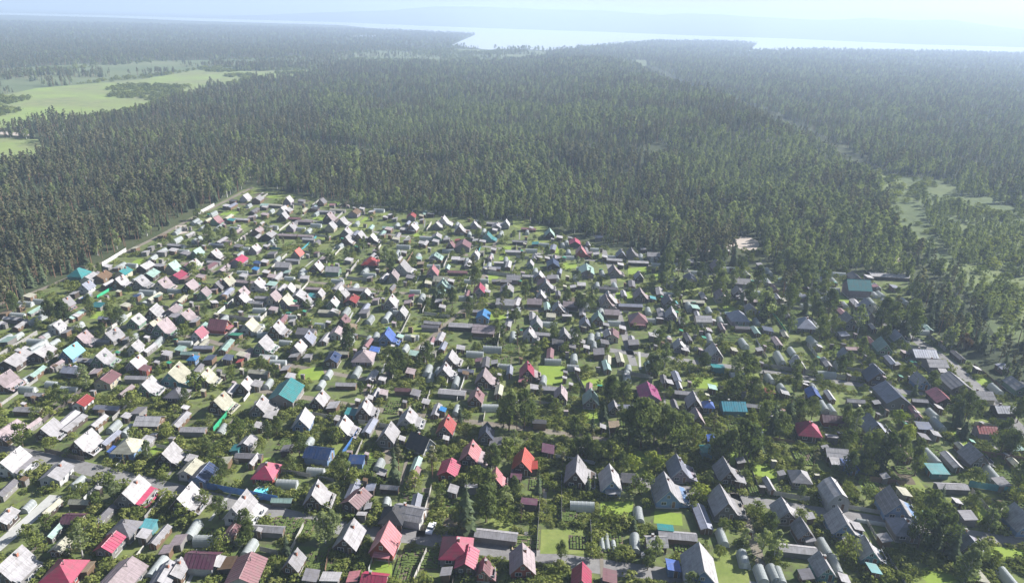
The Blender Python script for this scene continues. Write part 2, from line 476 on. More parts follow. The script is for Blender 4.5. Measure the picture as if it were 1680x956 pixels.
sheet('sand', CLEAR[5], 0.06, M_SAND)
sheet('clearing', CLEAR[6], 0.03, M_GROUND); sheet('clearing', CLEAR[7], 1.6, M_MARSH)
def water_mat():
    m, nt, out = nodes_of('river_water')
    pos = N(nt, 'ShaderNodeNewGeometry').outputs['Position']
    n1 = noise(nt, mapping(nt, pos, (0.004, 0.02, 0.01)), 1.0, 3)
    principled(nt, out, mix(nt, n1, (.42, .45, .48), (.55, .58, .60)), 0.28, 1.0, noise(nt, pos, 0.05, 3), 0.12, 0.3)
    return m
M_WATER = water_mat()
sheet('river', RIVER, 0.4, M_WATER)
sheet('river', OXBOW, 0.4, M_WATER)
sheet('sand', P([(0, 217), (12, 216), (40, 219), (52, 222), (40, 224), (0, 221)]), 0.16, M_SAND)

def far_hills():
    """the wooded hills beyond the river"""
    prof = [(-900, 18), (-300, 14), (0, 22), (200, 28), (330, 30), (470, 24), (640, 17), (720, 11), (800, 11), (900, 16), (980, 18), (1060, 24), (1130, 22), (1250, 29), (1340, 33), (1400, 29), (1470, 34), (1540, 33), (1620, 45), (1700, 52), (1900, 60), (2300, 72)]
    v = []; f = []
    nx, ny = 260, 12
    for i in range(nx):
        px_ = -900 + 3200 * i / (nx - 1)
        d = CAM_M.to_3x3() @ Vector(((px_ - W0 / 2) / FPX, 0.3, -1)); az = math.atan2(d.x, d.y)
        py_ = np.interp(px_, [p[0] for p in prof], [p[1] for p in prof])
        dd = CAM_M.to_3x3() @ Vector(((px_ - W0 / 2) / FPX, -(py_ - H0 / 2) / FPX, -1)); k = dd.z / math.hypot(dd.x, dd.y)
        far = 10400.0
        top = max(8.0, CAM_H + k * far)
        sp = [p for p in RIVER[1:12]]
        near = np.interp(az, [math.atan2(p[0], p[1]) for p in sp], [math.hypot(*p) for p in sp]) + 40
        for j in range(ny):
            t = j / (ny - 1)
            r = near + (far + 1500 - near) * t
            q = (r - near) / (far - near)
            h = (top * float(sstep(q)) if q < 1 else top * (1 - 0.3 * (q - 1)))
            X, Y = r * math.sin(az), r * math.cos(az)
            h += (float(vnoise(X, Y, 240)) - .5) * 16 * min(1, q * 3) + (float(vnoise(X, Y, 90)) - .5) * 7 * min(1, q * 6)
            v.append((X, Y, h + 0.5))
    for i in range(nx - 1):
        for j in range(ny - 1):
            a = i * ny + j
            f.append((a, a + ny, a + ny + 1, a + 1))
    me = bpy.data.meshes.new('hills'); me.from_pydata(v, [], f); me.materials.append(M_HILL)
    o = link('hills', me); o['kind'] = 'structure'
far_hills()

# ------------------------------------------------------------------ tree builders
def blob(mb, rnd, c, rx, rz, n, size, m, squash=1.0):
    """n leaf clumps spread through an ellipsoid round c"""
    for _ in range(n):
        while True:
            d = Vector((rnd.uniform(-1, 1), rnd.uniform(-1, 1), rnd.uniform(-1, 1)))
            if 0.05 < d.length < 1: break
        k = rnd.uniform(0.55, 1.0) / d.length if rnd.random() < 0.75 else 1.0
        p = Vector((c[0] + d.x * k * rx, c[1] + d.y * k * rx, c[2] + d.z * k * rz))
        nrm = (d.normalized() * 1.5 + Vector((rnd.uniform(-.55, .55), rnd.uniform(-.55, .55), rnd.uniform(-.2, .6)))).normalized()
        u = nrm.cross(Vector((rnd.uniform(-1, 1), rnd.uniform(-1, 1), rnd.uniform(-1, 1)))).normalized(); w = nrm.cross(u)
        s = size * rnd.uniform(0.6, 1.35)
        mb.face([p + u * s, p + w * s * rnd.uniform(.5, .9), p - u * s * rnd.uniform(.7, 1), p - w * s * rnd.uniform(.5, .9)], m)

def tree_broad(seed, h, r, leaves, trunk_h=0.28, slim=1.0, size=0.42, k=1.0):
    """crown of uneven clumps on limbs; returns (trunk, crown) collectors"""
    rnd = random.Random(seed)
    tr, cr = MB(), MB()
    lean = Vector((rnd.uniform(-.4, .4), rnd.uniform(-.4, .4), 0)) * h * 0.05
    top = Vector((0, 0, h * 0.8)) + lean
    fork = Vector((0, 0, h * trunk_h)) + lean * 0.3
    tr.cone((0, 0, -0.1), fork, h * .022, h * .016, 7); tr.cone(fork, top, h * .016, h * .004, 5)
    nc = rnd.randint(9, 13)
    for i in range(nc):
        t = (i + 0.5) / nc
        z = h * (trunk_h + 0.08 + (0.93 - trunk_h - 0.08) * t)
        prof = math.sin(math.pi * (0.20 + 0.76 * t)) ** 0.8
        a = i * 2.4 + rnd.uniform(-.6, .6)
        rr = r * prof * rnd.uniform(0.35, 0.75)
        c = Vector((math.cos(a) * rr, math.sin(a) * rr, z)) + lean * t
        tr.cone(fork + (top - fork) * max(0, t - 0.18), c, h * .008, h * .003, 4)
        s = r * prof * rnd.uniform(0.42, 0.68)
        blob(cr, rnd, c, s, s * slim * rnd.uniform(.75, 1.15), int(leaves / nc * rnd.uniform(.7, 1.3)), size * k, 0)
    blob(cr, rnd, top + Vector((0, 0, h * .08)), r * .36, h * .12, leaves // 12, size * k, 0)
    return tr, cr

def tree_spruce(seed, h, r, rows=13, per=9, bare=0.08, wmul=1.0):
    rnd = random.Random(seed)
    tr, cr = MB(), MB()
    tr.cone((0, 0, -0.1), (0, 0, h * .97), h * .016, h * .002, 6)
    for i in range(rows):
        t = i / (rows - 1)
        z = h * (bare + (0.97 - bare) * t)
        L = r * (1 - t) ** 0.85 * rnd.uniform(.85, 1.12) + r * 0.07
        for k in range(max(4, int(per * (1 - 0.55 * t)))):
            if rnd.random() < 0.07: continue
            a = k * 2 * math.pi / max(4, int(per * (1 - 0.55 * t))) + i * 0.8 + rnd.uniform(-.25, .25)
            l = L * rnd.uniform(0.7, 1.2); w = l * rnd.uniform(.30, .45) * wmul
            d = Vector((math.cos(a), math.sin(a), 0)); s = Vector((-d.y, d.x, 0))
            z0 = z + rnd.uniform(-.15, .15)
            tip = d * l + Vector((0, 0, z0 - l * rnd.uniform(.30, .55)))
            mid = d * l * .55 + Vector((0, 0, z0 - l * .12))
            up = Vector((0, 0, z0 + h * .03))
            cr.face([up, mid - s * w, tip], 0); cr.face([up, tip, mid + s * w], 0)
            cr.face([mid - s * w, tip + s * w * .3 - Vector((0, 0, l * .16)), mid + s * w], 0)
    cr.cone((0, 0, h * .93), (0, 0, h * 1.02), r * .07, 0.01, 5)
    return tr, cr

def tree_pine(seed, h, r, leaves, size=0.5):
    rnd = random.Random(seed)
    tr, cr = MB(), MB()
    lean = Vector((rnd.uniform(-1, 1), rnd.uniform(-1, 1), 0)) * h * .025
    tr.cone((0, 0, -.1), Vector((0, 0, h * .9)) + lean, h * .015, h * .005, 6)
    nc = rnd.randint(8, 11)
    b0 = rnd.uniform(.42, .55)
    for i in range(nc):
        t = (i + .4) / nc
        z = h * (b0 + (.97 - b0) * t)
        prof = (0.65 + 0.5 * t) if t < .45 else (1.05 - 0.85 * (t - .3))
        a = i * 2.4 + rnd.uniform(-.7, .7)
        rr = r * prof * rnd.uniform(.25, .8) * (1 - .4 * t)
        c = Vector((math.cos(a) * rr, math.sin(a) * rr, z)) + lean * t
        tr.cone((lean.x * t, lean.y * t, z - h * .05), c, h * .006, h * .002, 4)
        s = r * prof * rnd.uniform(.34, .56)
        blob(cr, rnd, c, s, s * rnd.uniform(.5, .8), int(leaves / nc), size, 0)
    return tr, cr

def both(name, pair, bark, leaf):
    """(trunk mesh, crown mesh, joined mesh)"""
    tr, cr = pair
    j = MB(); j.v = tr.v + cr.v; k = len(tr.v)
    j.f = tr.f + [tuple(i + k for i in f) for f in cr.f]; j.m = [0] * len(tr.f) + [1] * len(cr.f)
    return tr.mesh(name + '_trunk', bark), cr.mesh(name + '_crown', leaf), j.mesh(name, [bark, leaf])

SPRUCE = [both('spruce', tree_spruce(10 + i, 1.0 * [15, 17, 14, 16][i], [2.6, 2.7, 2.9, 2.3][i]), M_BARK, L_SPRUCE) for i in range(4)]
PINE = [both('pine', tree_pine(20 + i, [16, 18, 15, 17][i], [2.7, 3.0, 2.8, 2.5][i], 380, .56), M_PINEBARK, L_PINE) for i in range(4)]
BIRCH = [both('birch', tree_broad(30 + i, [14, 16, 13, 15][i], [3.2, 3.4, 3.4, 2.9][i], 560, .16, 1.35, .50), M_BIRCHBARK, L_BIRCH) for i in range(4)]
POPLAR = [both('poplar', tree_broad(36 + i, [13, 15][i], [2.2, 2.4][i], 520, .16, 1.7, .42), M_BIRCHBARK, L_BIRCH) for i in range(2)]
BROAD = [both('broad', tree_broad(40 + i, [10, 11, 9][i], [3.4, 3.6, 3.2][i], 1500, .2, 1.05, .30), M_BARK, L_DARK) for i in range(3)]
FRUIT = [both('fruit', tree_broad(50 + i, [4.2, 3.6, 4.8][i], [1.9, 2.0, 2.1][i], 620, .2, .9, .20), M_BARK, L_SHRUB) for i in range(3)]
YELLOW = [both('yellow', tree_broad(56 + i, [5.0, 4.4][i], [2.4, 2.6][i], 800, .15, .9, .22), M_BARK, L_YEL) for i in range(2)]
RUST = [both('rusty', tree_broad(60, 7, 2.6, 420, .2, 1.0, .4), M_BARK, L_RUST)]
LOW = [both('low', tree_broad(80 + i, [1.5, 1.2, 1.8, 1.1][i], [1.3, 1.4, 1.2, 1.5][i], 120, .05, .7, .20), M_BARK, [L_LOW, L_SHRUB, L_LOW, L_LOW][i]) for i in range(4)]
SHRUB = [both('shrub', tree_broad(70 + i, [1.9, 1.5, 2.3, 1.7][i], [1.2, 1.3, 1.25, 1.0][i], 240, .05, .8, .16), M_BARK, L_SHRUB) for i in range(4)]

# ------------------------------------------------------------------ scattering for what nobody could count
def scatter(name, sources, pts, idx, rot, scl, kind='stuff', label=None, cat=None):
    n = len(pts)
    me = bpy.data.meshes.new(name)
    me.vertices.add(n)
    me.vertices.foreach_set('co', np.asarray(pts, np.float32).ravel())
    a = me.attributes.new('pick', 'INT', 'POINT'); a.data.foreach_set('value', np.asarray(idx, np.int32))
    a = me.attributes.new('turn', 'FLOAT_VECTOR', 'POINT'); a.data.foreach_set('vector', np.asarray(rot, np.float32).ravel())
    a = me.attributes.new('size', 'FLOAT_VECTOR', 'POINT'); a.data.foreach_set('vector', np.asarray(scl, np.float32).ravel())
    src = bpy.data.collections.new(name + '_sources')
    for i, m in enumerate(sources):
        src.objects.link(bpy.data.objects.new(f'{name}_source_{i:02d}', m))
    ng = bpy.data.node_groups.new(name, 'GeometryNodeTree')
    ng.interface.new_socket(name='Geometry', in_out='INPUT', socket_type='NodeSocketGeometry')
    ng.interface.new_socket(name='Geometry', in_out='OUTPUT', socket_type='NodeSocketGeometry')
    gi = ng.nodes.new('NodeGroupInput'); go = ng.nodes.new('NodeGroupOutput')
    ci = ng.nodes.new('GeometryNodeCollectionInfo'); ci.inputs['Collection'].default_value = src
    ci.inputs['Separate Children'].default_value = True; ci.inputs['Reset Children'].default_value = True
    ip = ng.nodes.new('GeometryNodeInstanceOnPoints'); ip.inputs['Pick Instance'].default_value = True
    for attr, typ, sock in (('pick', 'INT', 'Instance Index'), ('turn', 'FLOAT_VECTOR', 'Rotation'), ('size', 'FLOAT_VECTOR', 'Scale')):
        na = ng.nodes.new('GeometryNodeInputNamedAttribute'); na.data_type = typ; na.inputs['Name'].default_value = attr
        ng.links.new(na.outputs[0], ip.inputs[sock])
    ng.links.new(gi.outputs[0], ip.inputs['Points']); ng.links.new(ci.outputs[0], ip.inputs['Instance']); ng.links.new(ip.outputs[0], go.inputs[0])
    o = link(name, me)
    md = o.modifiers.new('scatter', 'NODES'); md.node_group = ng
    return tag(o, label, cat, None, kind)

# ------------------------------------------------------------------ the forest: its nearest trees one by one, the rest as a mass
def make_tree(name, trio, loc, s, rz, label, cat, group, sz=None):
    t = link(name, None, None, loc, rz, (s, s, sz or s))
    tag(t, label, cat, group)
    link('trunk', trio[0], t); link('crown', trio[1], t)
    return t

def forest_points():
    rng = np.random.RandomState(11)
    out = []
    for d0, d1, sp in ((180, 680, 4.1), (680, 1100, 5.5), (1100, 1850, 7.6), (1850, 2800, 11), (2800, 5600, 22)):
        xs = np.arange(-d1, d1, sp); ys = np.arange(0, d1, sp)
        X, Y = np.meshgrid(xs, ys); X = X.ravel() + rng.uniform(-.55, .55, X.size) * sp; Y = Y.ravel() + rng.uniform(-.55, .55, Y.size) * sp
        D = np.hypot(X, Y); A = np.degrees(np.arctan2(X, Y))
        k = (D >= d0) & (D < d1) & (np.abs(A) < 45)
        X, Y, D = X[k], Y[k], D[k]
        bad = np.zeros(X.shape, bool)
        bad |= inpoly_np(X, Y, MARSH) & (vnoise(X * .45, Y, 60) * .7 + vnoise(X, Y, 25) * .3 < .60)
        for poly in [VILLAGE, MEADOW, FIELD, RIVER] + CLEAR: bad |= inpoly_np(X, Y, poly)
        for line, w in GAPS: bad |= strip_dist(X, Y, line) < w
        far_side = np.interp(np.arctan2(X, Y), [math.atan2(*p) for p in RIVER[1:12]], [math.hypot(*p) for p in RIVER[1:12]])
        bad |= D > far_side
        thin = (vnoise(X, Y, 23) < 0.17) | (vnoise(X + 300, Y, 8) < 0.13)
        bad |= inpoly_np(X, Y, SCRUB) & (vnoise(X, Y * .5, 34) * .6 + vnoise(X + 50, Y, 11) * .4 < .40)
        k = ~bad & ~(thin & (D < 1100))
        out.append(np.stack([X[k], Y[k], D[k]], 1))
    a = np.concatenate(out)
    # sparse bushes out on the meadow and the marsh
    ex = []
    for poly, n, thr, s in ((MEADOW, 7000, .60, 70), (MARSH, 16000, .50, 120), (SCRUB, 1500, .40, 30)):
        x0, x1 = min(p[0] for p in poly), max(p[0] for p in poly); y0, y1 = min(p[1] for p in poly), max(p[1] for p in poly)
        X = rng.uniform(x0, x1, n); Y = rng.uniform(y0, y1, n)
        k = inpoly_np(X, Y, poly) & (vnoise(X + 900, Y * 0.6, s) > thr)
        ex.append(np.stack([X[k], Y[k], np.hypot(X[k], Y[k]) + 1e5], 1))
    return a, np.concatenate(ex)

FOREST_TREES = []
def forest():
    rng = np.random.RandomState(5); rnd = random.Random(5)
    pts, bush = forest_points()
    X, Y, D = pts.T
    q = vnoise(X, Y, 85) * .65 + vnoise(X + 500, Y, 18) * .35
    left = X < np.interp(Y, [180, 490, 1100], [-73, -116, -320])
    mid = ~left & (X < np.interp(Y, PE_Y, PE_X)) & (Y < 1100)
    right = ~left & ~(X < np.interp(Y, PE_Y, PE_X))
    u = rng.rand(len(X))
    pb = np.where(mid, np.where(q > .46, .88, .16), np.where(left, np.where(q > .60, .30, .07), np.where(q > .45, .5, .2)))
    pb = np.where(right & (D < 680) & (vnoise(X, Y, 60) > .35), .8, pb)
    ps = np.where(left, .30, np.where(mid, .30, .42))
    scrub = inpoly_np(X, Y, SCRUB); pb = np.where(scrub, .97, pb)
    kind = np.where(u < pb, 2, np.where(u < pb + (1 - pb) * ps, 0, 1))        # 0 spruce 1 pine 2 birch
    var = rng.randint(0, 4, len(X))
    sc = .80 * rng.uniform(.52, 1.22, len(X)) * (0.74 + .54 * vnoise(X, Y, 60)) * np.where(D > 2800, 1.15, 1.0)
    sc = np.where(scrub, sc * .72, sc)
    Z = height(X, Y)
    # which show largest: the ones near the camera and in the frame
    near = []
    for i in np.argsort(D)[:9000]:
        pr = project((X[i], Y[i], Z[i] + 8))
        if pr and -10 < pr[0] < W0 + 10 and -10 < pr[1] < H0: near.append(i)
    # the edge trees, which stand free, before those behind them
    edge = strip_dist(X[near], Y[near], VILLAGE[:-2]) if near else []
    near = [i for i, e in sorted(zip(near, edge), key=lambda t: D[t[0]] + 2.2 * t[1])][:300]
    single = np.zeros(len(X), bool); single[near] = True
    nm = ['spruce_tree', 'pine_tree', 'birch_tree']; TR = [SPRUCE, PINE, BIRCH]
    look = ['dark pointed spruce', 'olive green pine', 'light green birch']
    for i in near:
        size = 'taller' if sc[i] > 0.71 else 'shorter'
        t = make_tree(nm[kind[i]], TR[kind[i]][var[i]], (X[i], Y[i], Z[i] - .1), float(sc[i]), rng.uniform(0, 6.28), None, 'tree', None)
        FOREST_TREES.append((t, f'{size} {look[kind[i]]}', 'in the lane side forest near' if left[i] else 'in the wood beyond' if right[i] else 'at the forest edge behind'))
    r = ~single
    src = [t[2] for t in SPRUCE + PINE + BIRCH]
    wide = np.where(D > 2800, 1.9, np.where(D > 1850, 1.35, np.where(D > 1100, 1.12, 1.0)))
    xy = sc * wide * rng.uniform(.85, 1.2, len(X))
    P3 = np.stack([X, Y, Z - .1], 1)[r]; S3 = np.stack([xy, xy, sc], 1)[r]; T3 = np.stack([rng.uniform(-.04, .04, r.sum()), rng.uniform(-.04, .04, r.sum()), rng.uniform(0, 6.28, r.sum())], 1)
    scatter('forest', src, P3, (kind * 4 + var)[r], T3, S3, label='mixed pine spruce and birch forest stretching to the river', cat='forest')
    X, Y = bush[:, 0], bush[:, 1]; n = len(X)
    s = rng.uniform(1, 3.1, n)
    scatter('meadow_bushes', [t[2] for t in SHRUB], np.stack([X, Y, height(X, Y)], 1), rng.randint(0, 4, n), np.stack([np.zeros(n), np.zeros(n), rng.uniform(0, 6.28, n)], 1), np.stack([s * 1.5, s * 1.5, s], 1), label='scattered bushes over the flood meadow marsh and clearing', cat='bushes')
forest()

